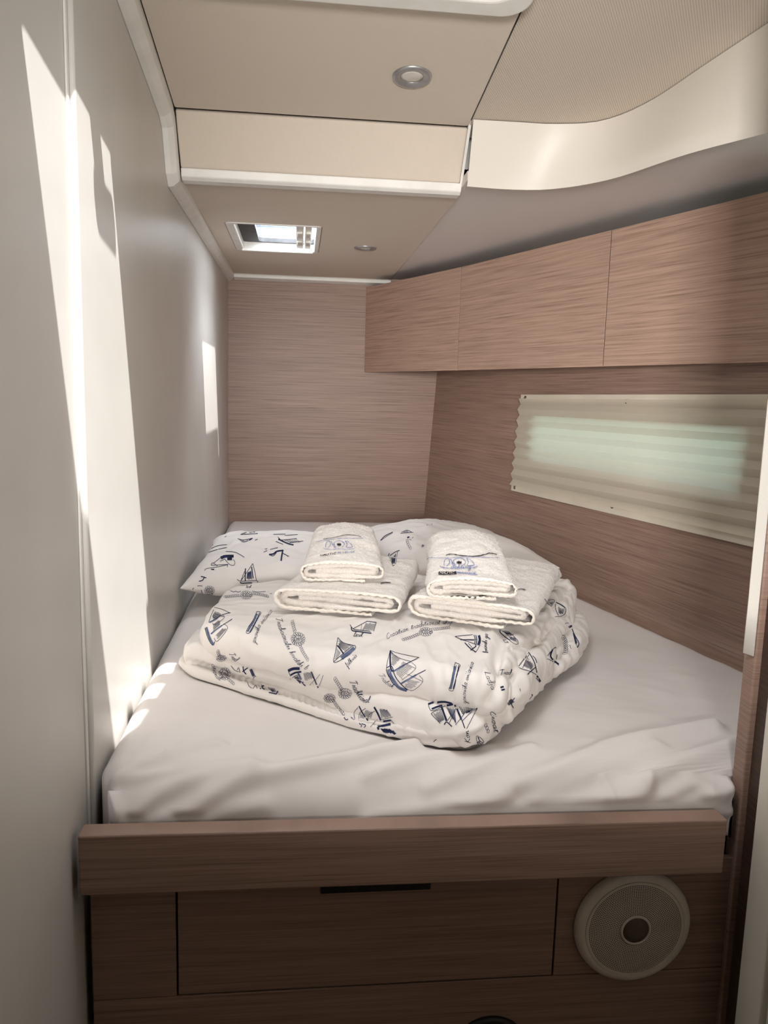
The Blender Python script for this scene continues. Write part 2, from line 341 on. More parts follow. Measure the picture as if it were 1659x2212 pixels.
# low liner over the lockers: one flat sheet from the band lip to the hull
lv = [Vector((p.x, p.y, .464)) for p in lip]
far = [Vector((.374, 3.40, .464)), Vector((1.45, 3.40, .464)), Vector((1.45, lv[-1].y, .464))]
poly = lv+far[::-1]
mesh_obj('low_liner', *prism([(p.x, p.y) for p in poly], lambda p: Vector((p[0], p[1], .468)), lambda p: Vector((p[0], p[1], .488))), 'liner_grey', ce)
# trims
def sweep(path, prof, closed=False):
    V, F = [], []; n = len(prof)
    for i, (p, u, v) in enumerate(path):
        for a, b_ in prof: V.append(Vector(p)+Vector(u)*a+Vector(v)*b_)
    for i in range(len(path)-1):
        for k in range(n): F.append((i*n+k, i*n+(k+1) % n, (i+1)*n+(k+1) % n, (i+1)*n+k))
    F += [tuple(range(n)), tuple(range((len(path)-1)*n, len(path)*n))]
    return V, F
tp = [(-.29, .2, up_z(.2)-.012), (-.29, 1.384, .598), (-.29, 1.77, .548), (-.29, 1.80, .535), (-.29, 1.845, .455), (-.29, 1.875, .436), (-.29, 3.384, .436)]
tpath = []
for i, p in enumerate(tp):
    a = Vector(tp[max(0, i-1)]); b_ = Vector(tp[min(len(tp)-1, i+1)]); d = (b_-a).normalized(); nrm = Vector((0, -d.z, d.y)); tpath.append((p, (1, 0, 0), nrm))
tprof = [(.0, .0), (.012, .002), (.024, .012), (.0265, .022), (.0265, .034), (.0, .034)]
struct(mesh_obj('trim_1', *sweep(tpath, tprof), 'white_plastic', bevel=.002))
struct(mesh_obj('trim_2', *prism([(1.873, .477), (1.878, .460), (1.888, .4545), (1.920, .4545), (1.924, .464), (1.890, .484)], lambda p: Vector((XL-.0, p[0], p[1])), lambda p: Vector((XR+.004, p[0], p[1]))), 'white_plastic', bevel=.002))
struct(mesh_obj('trim_3', *prism([(3.352, .447), (3.384, .440), (3.384, .470), (3.360, .468), (3.352, .458)], lambda p: Vector((-.264, p[0], p[1])), lambda p: Vector((.372, p[0], p[1]))), 'white_plastic', bevel=.002))
struct(mesh_obj('trim_4', *prism([(1.8005, .5745), (1.871, .4775), (1.886, .462), (1.890, .59), (1.8005, .59)], lambda p: Vector((XR-.001, p[0], p[1])), lambda p: Vector((XR+.005, p[0], p[1]))), 'white_plastic'))

# ------------------------------------------------------------------ hatches
hat = lambda o: (lambda p: Vector((p[0], p[1], up_z(p[1])+o)))
w1 = struct(mesh_obj('window_1', *ring_solid(rrect(-.205, .364, .745, 1.385, .045, 8), rrect(-.172, .338, .775, 1.345, .05, 8), hat(-.016), hat(.004)), 'white_plastic', bevel=.006, seg=3), 'large white framed deck hatch overhead')
mesh_obj('coaming', *ring_solid(rrect(-.174, .340, .773, 1.347, .05, 8), rrect(HX0+.003, HX1-.003, HY0+.03, 1.325, .04, 8), hat(-.006), hat(.055)), 'white_plastic', w1, bevel=.004)
V, F = prism(rrect(-.15, .32, 1.218, 1.328, .012, 4), hat(.018), hat(.050)); mesh_obj('blind_cassette', V, F, 'white_plastic', w1, bevel=.004)
mesh_obj('blind_cassette', *prism(rrect(-.15, .32, .80, .838, .01, 4), hat(.018), hat(.050)), 'white_plastic', w1, bevel=.004)
mesh_obj('pull_bar', *prism(rrect(.20, .318, 1.196, 1.226, .006, 4), hat(.004), hat(.020)), 'white_plastic', w1, bevel=.002)
mesh_obj('pane', *prism(rrect(-.175, .345, .79, 1.34, .03, 6), hat(.058), hat(.066)), 'acrylic', w1)
hinge = join(prism(rrect(-.158, -.085, 1.10, 1.15, .012, 3), hat(.022), hat(.05)), prism(rrect(-.105, -.075, 1.08, 1.20, .01, 3), hat(.024), hat(.048)))
mesh_obj('stay', *hinge, 'dark_rubber', w1)
for y in (.94, 1.07): mesh_obj('latch', *prism(rrect(.290, .328, y, y+.05, .012, 3), hat(.020), hat(.05)), 'dark_rubber', w1, bevel=.003)
fl = lambda z: (lambda p: Vector((p[0], p[1], z)))
w2 = struct(mesh_obj('window_2', *ring_solid(rrect(SX0+.001, SX1-.001, SY0+.001, SY1-.001, .018, 6), rrect(SX0+.026, SX1-.016, SY0+.012, SY1-.020, .014, 6), fl(LZ-.002), fl(.500)), 'white_plastic', bevel=.003), 'small white framed hatch in the low headliner')
mesh_obj('gasket', *ring_solid(rrect(SX0+.0255, SX1-.0155, SY0+.0115, SY1-.0195, .014, 6), rrect(-.135, .046, SY0+.022, SY1-.034, .02, 6), fl(.486), fl(.499)), 'dark_rubber', w2)
mesh_obj('pane', *prism(rrect(SX0+.004, SX1-.004, SY0+.004, SY1-.004, .016, 6), fl(.5165), fl(.521)), 'acrylic', w2)
mesh_obj('sill_bar', *box(SX0+.02, SX1-.02, SY1-.030, SY1-.014, LZ-.006, LZ+.004), 'white_plastic', w2, bevel=.002)
for i, (xa, xb) in enumerate(((-.012, .010), (.014, .034))):
    lb = mesh_obj('latch_bar', *box(xa, xb, SY0+.016, SY1-.05, .466, .480), 'white_plastic', w2, bevel=.002)
    for y in (2.46, 2.60): mesh_obj('latch_knob', *box(xa+.003, xb-.003, y, y+.055, .459, .468), 'frosted_lens', lb, bevel=.003)

# ------------------------------------------------------------------ recessed lights
def downlight(x, y, r, zf, label):
    sl = -.134 if zf is None else 0
    f = (lambda a, b_, h: Vector((x+a, y+b_, (up_z(y+b_) if zf is None else zf)-h)))
    t_ = thing('recessed_light', label, 'light', (x, y, (up_z(y) if zf is None else zf)-.004), 'ceiling downlights')
    mesh_obj('bezel', *lathe([(r, -.004), (r, .0015), (r*.97, .0038), (r*.86, .0046), (r*.60, .0020), (r*.57, .0005), (r*.57, -.004)], 48, f), 'satin_metal', t_, smooth=True)
    mesh_obj('lens', *lathe([(r*.565, -.003), (r*.56, .0006), (r*.4, .0016), (r*.1, .0020)], 40, f), 'frosted_lens', t_, smooth=True)
p = on_up(890, 165); downlight(p.x, p.y, .0375, None, 'round recessed light in the upper headliner, satin ring, nearer the large hatch')
p = onz(789, 535.5, LZ); downlight(p.x, p.y, .036, LZ, 'round recessed light in the low headliner beside the small hatch')

# ------------------------------------------------------------------ overhead lockers
LK = [(.273, 3.380), (.5435, 2.752), (.7955, 2.06), (1.020, 1.44)]
labs = ['oak overhead locker farthest back, against the headboard wall', 'middle oak overhead locker between two door gaps', 'nearest oak overhead locker, cut off by the right edge']
for i in range(3):
    a, b_ = Vector((*LK[i], 0)), Vector((*LK[i+1], 0)); d = (b_-a).normalized(); nrm = Vector((-d.y, d.x, 0))
    if nrm.x < 0: nrm = -nrm
    g0 = .0022 if i else 0; a2 = a+d*g0; b2 = b_-d*.0022
    t_ = thing('overhead_locker', labs[i], 'locker', ((a.x+b_.x)/2+nrm.x*.1, (a.y+b_.y)/2+nrm.y*.1, .088), 'overhead lockers along the hull side')
    poly = [a2, b2, b2+nrm*.018, a2+nrm*.018]
    mesh_obj('door', *prism(poly, lambda p: Vector((p.x, p.y, .086)), lambda p: Vector((p.x, p.y, .431))), 'wood_locker_lit', t_, bevel=.0004)
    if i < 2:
        c0 = b_+nrm*.0025; mesh_obj('gap_shade', *prism([c0-d*.0021, c0+d*.0021, c0+d*.0021+nrm*.015, c0-d*.0021+nrm*.015], lambda p: Vector((p.x, p.y, .088)), lambda p: Vector((p.x, p.y, .429))), 'black_plastic', t_)  # black strip standing in for the shade inside the door gap
    poly = [a+nrm*.045, b_+nrm*.045, b_+nrm*.36, (a+nrm*.20 if i == 0 else a+nrm*.36)]
    if i == 0:
        poly = [a+nrm*.045, b_+nrm*.045, b_+nrm*.36, Vector((b_.x+nrm.x*.36+.05, 3.384, 0)), Vector((.30, 3.384, 0))]
    mesh_obj('body', *prism(poly, lambda p: Vector((p.x, p.y, .104)), lambda p: Vector((p.x, p.y, .425))), 'wood_locker_lit', t_)

# ------------------------------------------------------------------ pleated blind on the port
bl = thing('pleated_blind', 'cream pleated blind drawn over the hull window, light glowing through', 'blind', hull_hit(1380, 1010))
BY1a, BY0a, BZ1, BZ0 = 2.630, 1.40, .008, -.315
NP = 16
def pleat(u, v):
    y = BY1a+.006+(BY0a-BY1a-.006)*u; z = BZ1-.014+(BZ0+.020-BZ1+.014)*v
    k = v*NP; tri = abs((k % 2)-1); edge = -.006*(1-tri)*(1 if u < .002 else 0)
    return hullpt(y+(-.010*tri if u < .001 else 0), z+.0135*u-.0, -.008-.016*tri)
V = [pleat(u, j/NP) for j in range(NP+1) for u in (0, .5, 1)]; F = [(j*3+i, j*3+i+1, j*3+i+4, j*3+i+3) for j in range(NP) for i in range(2)]
mesh_obj('pleated_fabric', V, F, 'blind_fabric', bl, sharp='open')
def rail_box(z0, z1, off):
    V = [hullpt(BY1a, z0, -.004), hullpt(BY0a, z0+.0135, -.004), hullpt(BY0a, z1+.0135, -.004), hullpt(BY1a, z1, -.004), hullpt(BY1a, z0, -off), hullpt(BY0a, z0+.0135, -off), hullpt(BY0a, z1+.0135, -off), hullpt(BY1a, z1, -off)]
    return V, [(0, 1, 2, 3), (4, 7, 6, 5), (0, 4, 5, 1), (1, 5, 6, 2), (2, 6, 7, 3), (3, 7, 4, 0)]
m, t, b = base('blind_rail', srgb(214, 204, 186), .5); tint(t, b, srgb(210, 200, 182), srgb(218, 208, 190), 10)
mesh_obj('head_rail', *rail_box(BZ1-.022, BZ1, .014), 'blind_rail', bl, bevel=.001)
mesh_obj('bottom_rail', *rail_box(BZ0, BZ0+.030, .014), 'blind_rail', bl, bevel=.001)
nh = Vector((1, HS, -HK)).normalized(); uh = Vector((-HS, 1, 0)).normalized(); vh = nh.cross(uh)
for px, py in ((1143, 860), (1363, 868), (1120, 1053), (1332, 1094)):
    p = hull_hit(px, py)-nh*.0135
    s = mesh_obj('screw', *lathe([(.0064, 0), (.0062, .0018), (.0042, .0034), (.0018, .0040)], 16, lambda a, b_, h: p+uh*a+vh*b_-nh*h), 'brass_screw', bl, smooth=True)

# ------------------------------------------------------------------ bed base, drawer, speaker, vent
RF = 1.03; CF = 1.08
bb = thing('bed_base', 'oak bed base with front rail and drawer below the mattress', 'bed base', (.17, 1.5, -1.45))
def rail_front(x): return -.598-.0095*(x+.285)/.915
mesh_obj('front_rail', *prism([(-.289, 0), (.634, 1), (.634, 2), (-.289, 3)], lambda p: Vector((p[0], RF, {0: -.687, 1: -.692, 2: -.6065, 3: -.599}[p[1]])), lambda p: Vector((p[0], RF+.032, {0: -.687, 1: -.692, 2: -.6065, 3: -.599}[p[1]]))), 'wood_x', bb, bevel=.0025)
mesh_obj('platform', *box(-.288, .628, RF+.033, 3.37, -.70, -.668), 'wood_x', bb)
mesh_obj('backing_board', *box(-.288, .70, CF+.012, CF+.022, -1.42, -.705), 'dark_mesh', bb)
mesh_obj('side_panel', *box(-.288, -.1692, CF, CF+.0118, -.8865, -.70), 'wood_x', bb, bevel=.0008)
mesh_obj('side_panel', *box(.4025, .70, CF, CF+.0118, -.8865, -.70), 'wood_x', bb, bevel=.0008)
mesh_obj('kick_panel', *box(-.288, .70, CF, CF+.0118, -1.44, -.8877), 'wood_x', bb, bevel=.0008)
dr = mesh_obj('drawer', *box(-.166, .3995, CF, CF+.0118, -.8845, -.70), 'wood_x', bb, bevel=.0008)
a0, a1 = ony(692, 1915, CF).x, ony(930, 1908, CF).x
mesh_obj('finger_pull', *join(box(a0, a1, CF-.004, CF-.0005, -.7300, -.7125)), 'black_plastic', dr, bevel=.0015)
mesh_obj('pull_lip', *box(a0-.006, a1+.006, CF-.008, CF-.0045, -.7145, -.7050), 'satin_metal', dr, bevel=.0015)

# loudspeaker
sp = Vector((.5225, CF, -.803)); SR = .0925
st = thing('loudspeaker', 'round pale loudspeaker with perforated grille in the bed base', 'speaker', (sp.x, CF, sp.z-SR))
sfn = lambda a, b_, h: Vector((sp.x+a, CF-h, sp.z+b_))
mesh_obj('trim_ring', *lathe([(SR, .0005), (SR, .004), (SR*.985, .009), (SR*.95, .0125), (SR*.86, .0145), (SR*.835, .0135), (SR*.83, .010), (SR*.83, .002)], 72, sfn), 'speaker_plastic', st, smooth=True)
V, F = [], []
R0, R1, NR = SR*.265, SR*.80, 19
def dome(r): return .0135+.0035*(1-(r/SR)**2)
for k in range(NR):
    ra = R0+(R1-R0)*k/NR; rb = R0+(R1-R0)*(k+1)/NR; rm = (ra+rb)/2; cnt = int(2*math.pi*rm/(rb-ra)/1.12)
    hr = (rb-ra)*.35
    for i in range(cnt):
        t0 = 2*math.pi*(i+.5*(k % 2))/cnt; dt = 2*math.pi/cnt; n0 = len(V)
        B = [(ra, 0), (ra, .5), (ra, 1), (rm, 1), (rb, 1), (rb, .5), (rb, 0), (rm, 0)]
        for r_, s in B: a = t0+dt*s; V.append(sfn(r_*math.cos(a), r_*math.sin(a), dome(r_)))
        ac = t0+dt*.5
        for r_, s in B:
            dr_, ds = r_-rm, (s-.5)*dt*rm; l = math.hypot(dr_, ds); rr = rm+dr_/l*hr; aa = ac+ds/l*hr/rm
            V.append(sfn(rr*math.cos(aa), rr*math.sin(aa), dome(rr)))
        F += [(n0+j, n0+(j+1) % 8, n0+8+(j+1) % 8, n0+8+j) for j in range(8)]
gr = mesh_obj('grille', V, F, 'speaker_plastic', st, sharp='open')
mesh_obj('grille_backing', *lathe([(R1*1.02, .006), (R1*1.02, .0095), (R0*.9, .0095), (R0*.9, .006)], 48, sfn), 'dark_mesh', st)
def flat_ring(ra, rb, n=72): return grid(lambda u, v: sfn((ra+(rb-ra)*v)*math.cos(2*math.pi*u), (ra+(rb-ra)*v)*math.sin(2*math.pi*u), dome(ra+(rb-ra)*v)+.0002), n, 3, True)
mesh_obj('grille_rim', *flat_ring(R1, SR*.845), 'speaker_plastic', st, smooth=True, sharp='open')
mesh_obj('hub_ring', *lathe([(R0, .0165), (R0, .0178), (R0*.93, .0186), (R0*.86, .0184), (R0*.84, .0165)], 40, sfn), 'speaker_plastic', st, smooth=True)
mesh_obj('centre_cap', *lathe([(R0*.84, .0150), (R0*.83, .0174), (R0*.5, .0178), (R0*.1, .018)], 40, sfn), 'cap_bronze', st, smooth=True)
# black round vent low on the kick panel
vp_ = Vector((.3065, CF, -1.0085)); VR = .0595
vt = thing('round_vent', 'black round fitting low on the kick panel at the bottom edge', 'vent', (vp_.x, CF, vp_.z-VR))
vfn = lambda a, b_, h: Vector((vp_.x+a, CF-h, vp_.z+b_))
mesh_obj('vent_ring', *lathe([(VR, .0005), (VR*.98, .006), (VR*.88, .009), (VR*.80, .007), (VR*.80, .002)], 48, vfn), 'black_plastic', vt, smooth=True)
mesh_obj('vent_disc', *lathe([(VR*.79, .001), (VR*.79, .005), (VR*.4, .007), (VR*.05, .0075)], 40, vfn), 'black_plastic', vt, smooth=True)

# ------------------------------------------------------------------ mattress with its fitted sheet
MZ = -.55
def fbm(p, s, o=3):
    v = 0; a = 1
    for k in range(o): v += a*noise.noise(Vector(p)*s); s *= 2.1; a *= .5
    return v
FRONT = 1.083
WR = []     # creases of the sheet: polylines on the photo-facing slope, (points, height, width)
def crease(pts, h, w):
    P = []
    for px, py in pts:
        d = ray(px, py); q = d*(MZ/d.z)
        if q.y < FRONT+.0775:
            a0, a1 = 0., math.pi/2          # meet the rounded front edge of the mattress
            for _ in range(30):
                am = (a0+a1)/2; y_ = FRONT+.0775*(1-math.cos(am)); z_ = -.622+.072*math.sin(am); r_ = d*(y_/d.y)
                if r_.z > z_: a0 = am
                else: a1 = am
            q = Vector((d.x*y_/d.y, y_, z_))
        P.append(q)
    WR.append((catmull(P, 150), h, w))
def c3(pts): return [(180+x*.434, 1580+y*.434) for x, y in pts]
def c4(pts): return [(800+x*.4943, 1540+y*.4943) for x, y in pts]
for pts, h, w in [([(150, 230), (330, 160), (520, 100), (680, 65)], .004, .010), ([(160, 250), (400, 215), (620, 180), (840, 185)], .003, .009),
                  ([(190, 490), (330, 340), (480, 265), (680, 220), (860, 185)], .006, .016), ([(340, 500), (520, 390), (660, 310), (860, 230), (1100, 180), (1650, 95)], .007, .015),
                  ([(250, 160), (300, 60), (340, 0)], .0015, .004), ([(410, 130), (500, 40)], .0015, .004), ([(540, 490), (720, 390), (900, 360)], .003, .016),
                  ([(140, 480), (150, 380), (130, 330)], .005, .012), ([(90, 500), (95, 400)], .003, .012)]: crease(c3(pts), h, w)
for pts, h, w in [([(0, 490), (200, 440), (430, 400), (580, 350), (620, 315), (850, 235), (1150, 130), (1500, 60)], .0065, .017), ([(330, 490), (640, 430), (760, 350), (1000, 250), (1250, 150)], .004, .018),
                  ([(640, 485), (870, 400), (1080, 350), (1200, 290), (1400, 200), (1620, 130)], .006, .016), ([(850, 478), (1060, 400), (1190, 340), (1200, 290)], .005, .012),
                  ([(1020, 470), (1200, 400), (1330, 340), (1400, 310), (1470, 330)], .0045, .014), ([(1180, 465), (1350, 420), (1500, 360), (1590, 320)], .007, .014),
                  ([(1350, 460), (1480, 440), (1580, 430)], .004, .010), ([(0, 270), (300, 180), (500, 130)], .0035, .014), ([(250, 330), (560, 200), (700, 150)], .003, .013),
                  ([(1040, 390), (1035, 330), (1010, 290)], .002, .006), ([(0, 200), (200, 170)], .003, .01), ([(1000, 130), (1300, 60), (1600, 20)], .002, .02)]: crease(c4(pts), h, w)
WRF = []
for P, h, w in WR:
    lo = Vector((min(p.x for p in P)-3*w, min(p.y for p in P)-3*w)); hi = Vector((max(p.x for p in P)+3*w, max(p.y for p in P)+3*w)); WRF.append((P, h, w, lo, hi))
FRONT = 1.083
def mat_profile(s):
    """arc length from the lower front edge: (y, z, ny, nz)"""
    if s < .03: return FRONT, -.652+s, -1, 0
    R = .062; L1 = R*math.pi/2*1.05
    if s < .03+L1:
        a = (s-.03)/L1*math.pi/2; return FRONT+R*1.25*(1-math.cos(a)), -.622+.072*math.sin(a), -math.cos(a), math.sin(a)
    return FRONT+R*1.25+(s-.03-L1), MZ, 0, 1
def mattress():
    V, F = [], []; R = .062; L1 = R*math.pi/2*1.05; S = .03+L1+(3.365-FRONT-R*1.25)
    sv = []; s = 0
    while s < S: sv.append(s); s += .0048 if s < .5 else .02
    sv.append(S)
    NX = 230
    for s in sv:
        y, z, ny, nz = mat_profile(s)
        xl = -.2845; xr = .500+HS*(3.38-y)
        xr = min(xr, .670+max(0, y-1.106)*9)
        cr_ = max(0, (1.16-y)/.082); xl += .045*cr_**2.2
        for i in range(NX):
            u = i/(NX-1); x = xl+(xr-xl)*u
            e = min(u*(xr-xl), (1-u)*(xr-xl)); zz = z; 
            if s > .03+L1*.5: zz -= (.022 if u < .5 else .009)*max(0, 1-e/.030)**2
            h = 0
            p2 = (x, y)
            for P, hh, w, lo, hi in WRF:
                if x < lo.x or x > hi.x or y > hi.y+.02 or (y < lo.y-.02): continue
                best = 9
                for q in (P if abs(y-1.2) < .5 else P[::4]):
                    dx = q.x-x; dy = q.y-y; dz = (q.z-z); dd = dx*dx+dy*dy+dz*dz
                    if dd < best: best = dd
                if best < (3*w)**2: h += 2.3*hh*math.exp(-best/(w*w)*1.2)
            h += .0022*fbm((x*1.3+y*2.2, y*1.0-x*1.6, z*2), 4, 3)+.0010*abs(noise.noise(Vector((x*9+y*14, y*5-x*7, z*9))))
            if y < 1.16: h += .0022*noise.noise(Vector((x*26, z*7, 3)))*min(1, (1.17-y)/.06)
            du = abs((x-.215)*.78-(y-1.55)*.626); dv_ = abs((x-.215)*.626+(y-1.55)*.78); sk = max(0, min(1, (.33-du)/.06))*max(0, min(1, (.31-dv_)/.06))
            h = h*(1-sk)-.014*sk
            if s < .05: h = min(h, .004+.10*s)
            V.append(Vector((x, y+ny*h, zz+nz*h)))
    n = NX
    for j in range(len(sv)-1):
        for i in range(n-1): F.append((j*n+i, j*n+i+1, (j+1)*n+i+1, (j+1)*n+i))
    # skirt: right, back, left sides and underside edge
    bd = [i for i in range(n)]+[j*n+n-1 for j in range(1, len(sv))]+[(len(sv)-1)*n+i for i in range(n-2, -1, -1)]+[j*n for j in range(len(sv)-2, 0, -1)]
    k0 = len(V)
    for i in bd: V.append(Vector((V[i].x, V[i].y, -.664)))
    m_ = len(bd)
    for i in range(m_): F.append((bd[i], bd[(i+1) % m_], k0+(i+1) % m_, k0+i))
    F.append(tuple(k0+i for i in range(m_)))
    return V, F
mt = tag(mesh_obj('mattress', *mattress(), 'sheet', smooth=True), 'wide berth mattress in a wrinkled white fitted sheet', 'mattress')

# ------------------------------------------------------------------ soft things
def displace(V, F, fn):
    me = bpy.data.meshes.new('tmp'); me.from_pydata([tuple(v) for v in V], [], F)
    bm = bmesh.new(); bm.from_mesh(me); bmesh.ops.recalc_face_normals(bm, faces=bm.faces); bm.normal_update()
    out = [v.co+v.normal*fn(v.co, v.normal) for v in bm.verts]; bm.free(); bpy.data.meshes.remove(me); return out
def slab(outline, z0, z1, domeh, wr_amp, seed, n=440, ms=30, mt_=34, pw=.8, groove=None, inset=1.0):
    P = catmull([Vector((p[0], p[1], 0)) for p in outline], n, True); c = sum(P, Vector())/n; half = (z1-z0)/2; mid = (z0+z1)/2; V, F = [], []
    rows = []
    for k in range(ms+1):
        ph = -math.pi/2+math.pi*k/ms; ins = half*inset*(1-max(0, math.cos(ph))**pw); rows.append((ins, mid+half*math.sin(ph), 1))
    for k in range(1, mt_+1): rows.append((half*inset, z1, 1-k/mt_))
    for ri, (ins, z, f) in enumerate(rows):
        for p in P:
            d = p-c; l = d.length; q = c+d*((1-ins/l)*max(f, .02)); V.append(Vector((q.x, q.y, z+(domeh*(1-f*f) if ri > ms else 0))))
    for j in range(len(rows)-1):
        for i in range(n): F.append((j*n+i, j*n+(i+1) % n, (j+1)*n+(i+1) % n, (j+1)*n+i))
    F.append(tuple(range(n))); F.append(tuple(range((len(rows)-1)*n, len(rows)*n)))
    so = Vector((seed*3.1, seed*1.7, seed*.9))
    def dsp(co, nr):
        q = co+so; side = 1-abs(nr.z)
        h = .9*noise.noise(q*7)+.45*noise.noise(q*16)
        w = noise.noise(Vector((q.x*42+q.y*30, q.y*26-q.x*22, q.z*13)))
        w2 = noise.noise(Vector((q.x*21+q.y*11, q.y*19-q.x*15, q.z*10+7)))
        r_ = (1-abs(w2)*2.2); r_ = max(0, r_)**2
        return wr_amp*(h+.5*w*(.4+side)*(1+1.2*max(0, min(1, (co.x-.12)*4)))+.7*r_)+dcr(co, nr)
    return displace(V, F, dsp), F
DC = []
def dcrease(pts, h, w): DC.append((catmull([Vector((367+x*.5733, 1080+y*.5733, 0)) for x, y in pts], 30), h, w))
for pts, h, w in [([(1258, 500), (1238, 600), (1240, 690), (1200, 765)], -.012, 9), ([(1215, 490), (1192, 600), (1180, 700), (1162, 770)], .006, 8), ([(1110, 540), (1085, 640), (1060, 745)], -.004, 8), ([(1130, 640), (1105, 700), (1090, 760)], .004, 6),
        ([(950, 540), (1000, 660), (1012, 735)], .004, 8), ([(1030, 520), (1050, 600), (1040, 680)], .003, 7), ([(880, 470), (850, 545), (800, 590)], .003, 9), ([(540, 610), (690, 565), (800, 500)], -.003, 10), ([(640, 490), (770, 452)], .003, 8), ([(250, 480), (300, 560), (400, 600)], .0025, 12),
        ([(860, 850), (1000, 885), (1110, 872), (1190, 850)], .005, 8), ([(890, 905), (1040, 912), (1130, 893)], -.004, 7), ([(1120, 930), (1090, 890), (1100, 850)], .004, 6), ([(1150, 900), (1190, 850), (1260, 800)], -.006, 7), ([(1242, 610), (1300, 690), (1292, 765)], -.010, 9), ([(1325, 580), (1345, 690), (1320, 740)], .005, 9),
        ([(1430, 290), (1455, 360), (1415, 430)], .005, 9), ([(1500, 335), (1450, 405), (1400, 525), (1290, 555)], -.009, 8), ([(1290, 795), (1400, 725), (1480, 600), (1500, 500)], -.006, 8), ([(1350, 300), (1400, 380), (1390, 450)], -.003, 8), ([(1500, 300), (1480, 340), (1430, 370)], .005, 7),
        ([(70, 605), (180, 640), (300, 682), (480, 745), (650, 805), (790, 852)], -.007, 5), ([(180, 600), (330, 655), (500, 700), (620, 745)], .003, 7), ([(560, 690), (720, 740), (900, 790)], .002, 9), ([(1440, 650), (1470, 600), (1560, 560)], -.005, 8), ([(1500, 480), (1540, 520), (1530, 590)], .004, 9)]: dcrease(pts, h, w)
def px_of(p):
    x = p.dot(CAM_X); y = p.dot(CAM_Y); z = -p.dot(CAM_Z); return 829.5+FPX*x/z, 1106-FPX*y/z
DCB = [(P, h, w, min(p.x for p in P)-3*w, max(p.x for p in P)+3*w, min(p.y for p in P)-3*w, max(p.y for p in P)+3*w) for P, h, w in DC]
def dcr(co, nr):
    if nr.dot(co) > .02*co.length: return 0
    x, y = px_of(co); v = 0
    for P, h, w, x0, x1, y0, y1 in DCB:
        if x0 < x < x1 and y0 < y < y1:
            b2 = min((p.x-x)**2+(p.y-y)**2 for p in P)
            if b2 < 9*w*w: v += h*math.exp(-b2/(w*w))
    return v
def settle(V, sup, eps=.0006, reach=.045):
    out = []
    for v in V:
        for b_ in sup:
            h = b_.ray_cast(Vector((v.x, v.y, v.z+reach)), Vector((0, 0, -1)), reach+eps)
            if h[0] is not None and v.z < h[0].z+eps: v = Vector((v.x, v.y, h[0].z+eps))
        out.append(v)
    return out
def bvh_eye(o):
    w = Vector(o['_w'])-Vector((0, 0, EZ)); return BVHTree.FromPolygons([v.co+w for v in o.data.vertices], [tuple(p.vertices) for p in o.data.polygons])
MB = bvh_eye(mt)
dv = thing('duvet', 'folded white duvet printed with navy boats and knots, stacked on the bed', 'duvet', (.22, 1.55, -.55), None)
Z2 = lambda px, py, z: (lambda q: (q.x, q.y))(onz(px, py, z))
fold_objs = []
lowO = [Z2(398, 1422, -.525), Z2(440, 1437, -.527), Z2(600, 1489, -.53), Z2(740, 1536, -.53), Z2(870, 1572, -.53), Z2(985, 1601, -.532), Z2(1035, 1608, -.535), Z2(1070, 1583, -.53), Z2(1110, 1534, -.525), Z2(1160, 1493, -.525), Z2(1205, 1452, -.525), Z2(1254, 1416, -.525), Z2(1268, 1372, -.52), Z2(1240, 1335, -.515), (.50, 1.90), (.24, 1.93), (.02, 1.84), (-.18, 1.70)]
flapO = [Z2(391, 1425, -.538), Z2(402, 1446, -.54), Z2(450, 1466, -.541), Z2(600, 1514, -.541), Z2(740, 1560, -.541), Z2(860, 1587, -.541), Z2(960, 1606, -.541), Z2(1000, 1595, -.54), Z2(900, 1545, -.54), Z2(700, 1460, -.54), Z2(520, 1400, -.54), Z2(430, 1395, -.54)]
midO = [Z2(1085, 1535, -.495), Z2(1112, 1533, -.497), Z2(1140, 1502, -.495), Z2(1172, 1462, -.495), Z2(1205, 1402, -.49), Z2(1228, 1358, -.485), Z2(1236, 1318, -.48), (.55, 1.80), (.35, 1.86), (.15, 1.80), (.15, 1.45), (.27, 1.25)]
upO = [Z2(437, 1372, -.462), Z2(470, 1400, -.472), Z2(600, 1437, -.472), Z2(760, 1473, -.472), Z2(900, 1492, -.473), Z2(1000, 1514, -.474), Z2(1056, 1529, -.476), Z2(1092, 1512, -.470), Z2(1105, 1466, -.462), Z2(1128, 1425, -.458), Z2(1178, 1372, -.455), Z2(1228, 1308, -.45), Z2(1243, 1272, -.445), Z2(1180, 1240, -.43), (.42, 1.86), (.20, 1.88), (.0, 1.82), Z2(520, 1262, -.43), Z2(478, 1283, -.44)]
for nm, O, z0, z1, dh, amp, sd, ins in (('bottom_fold', flapO, -.5495, -.529, .0, .0028, 1, 1.4), ('lower_fold', lowO, -.544, -.489, .004, .0042, 2, 1.0), ('middle_fold', midO, -.522, -.455, .0, .0042, 3, .9), ('upper_fold', upO, -.497, -.430, .008, .0042, 4, .95)):
    V, F = slab(O, z0, z1, dh, amp, sd, inset=ins); V = settle(V, [MB], .003); o = mesh_obj(nm, V, F, 'duvet_cotton', dv, smooth=True); fold_objs.append(o)

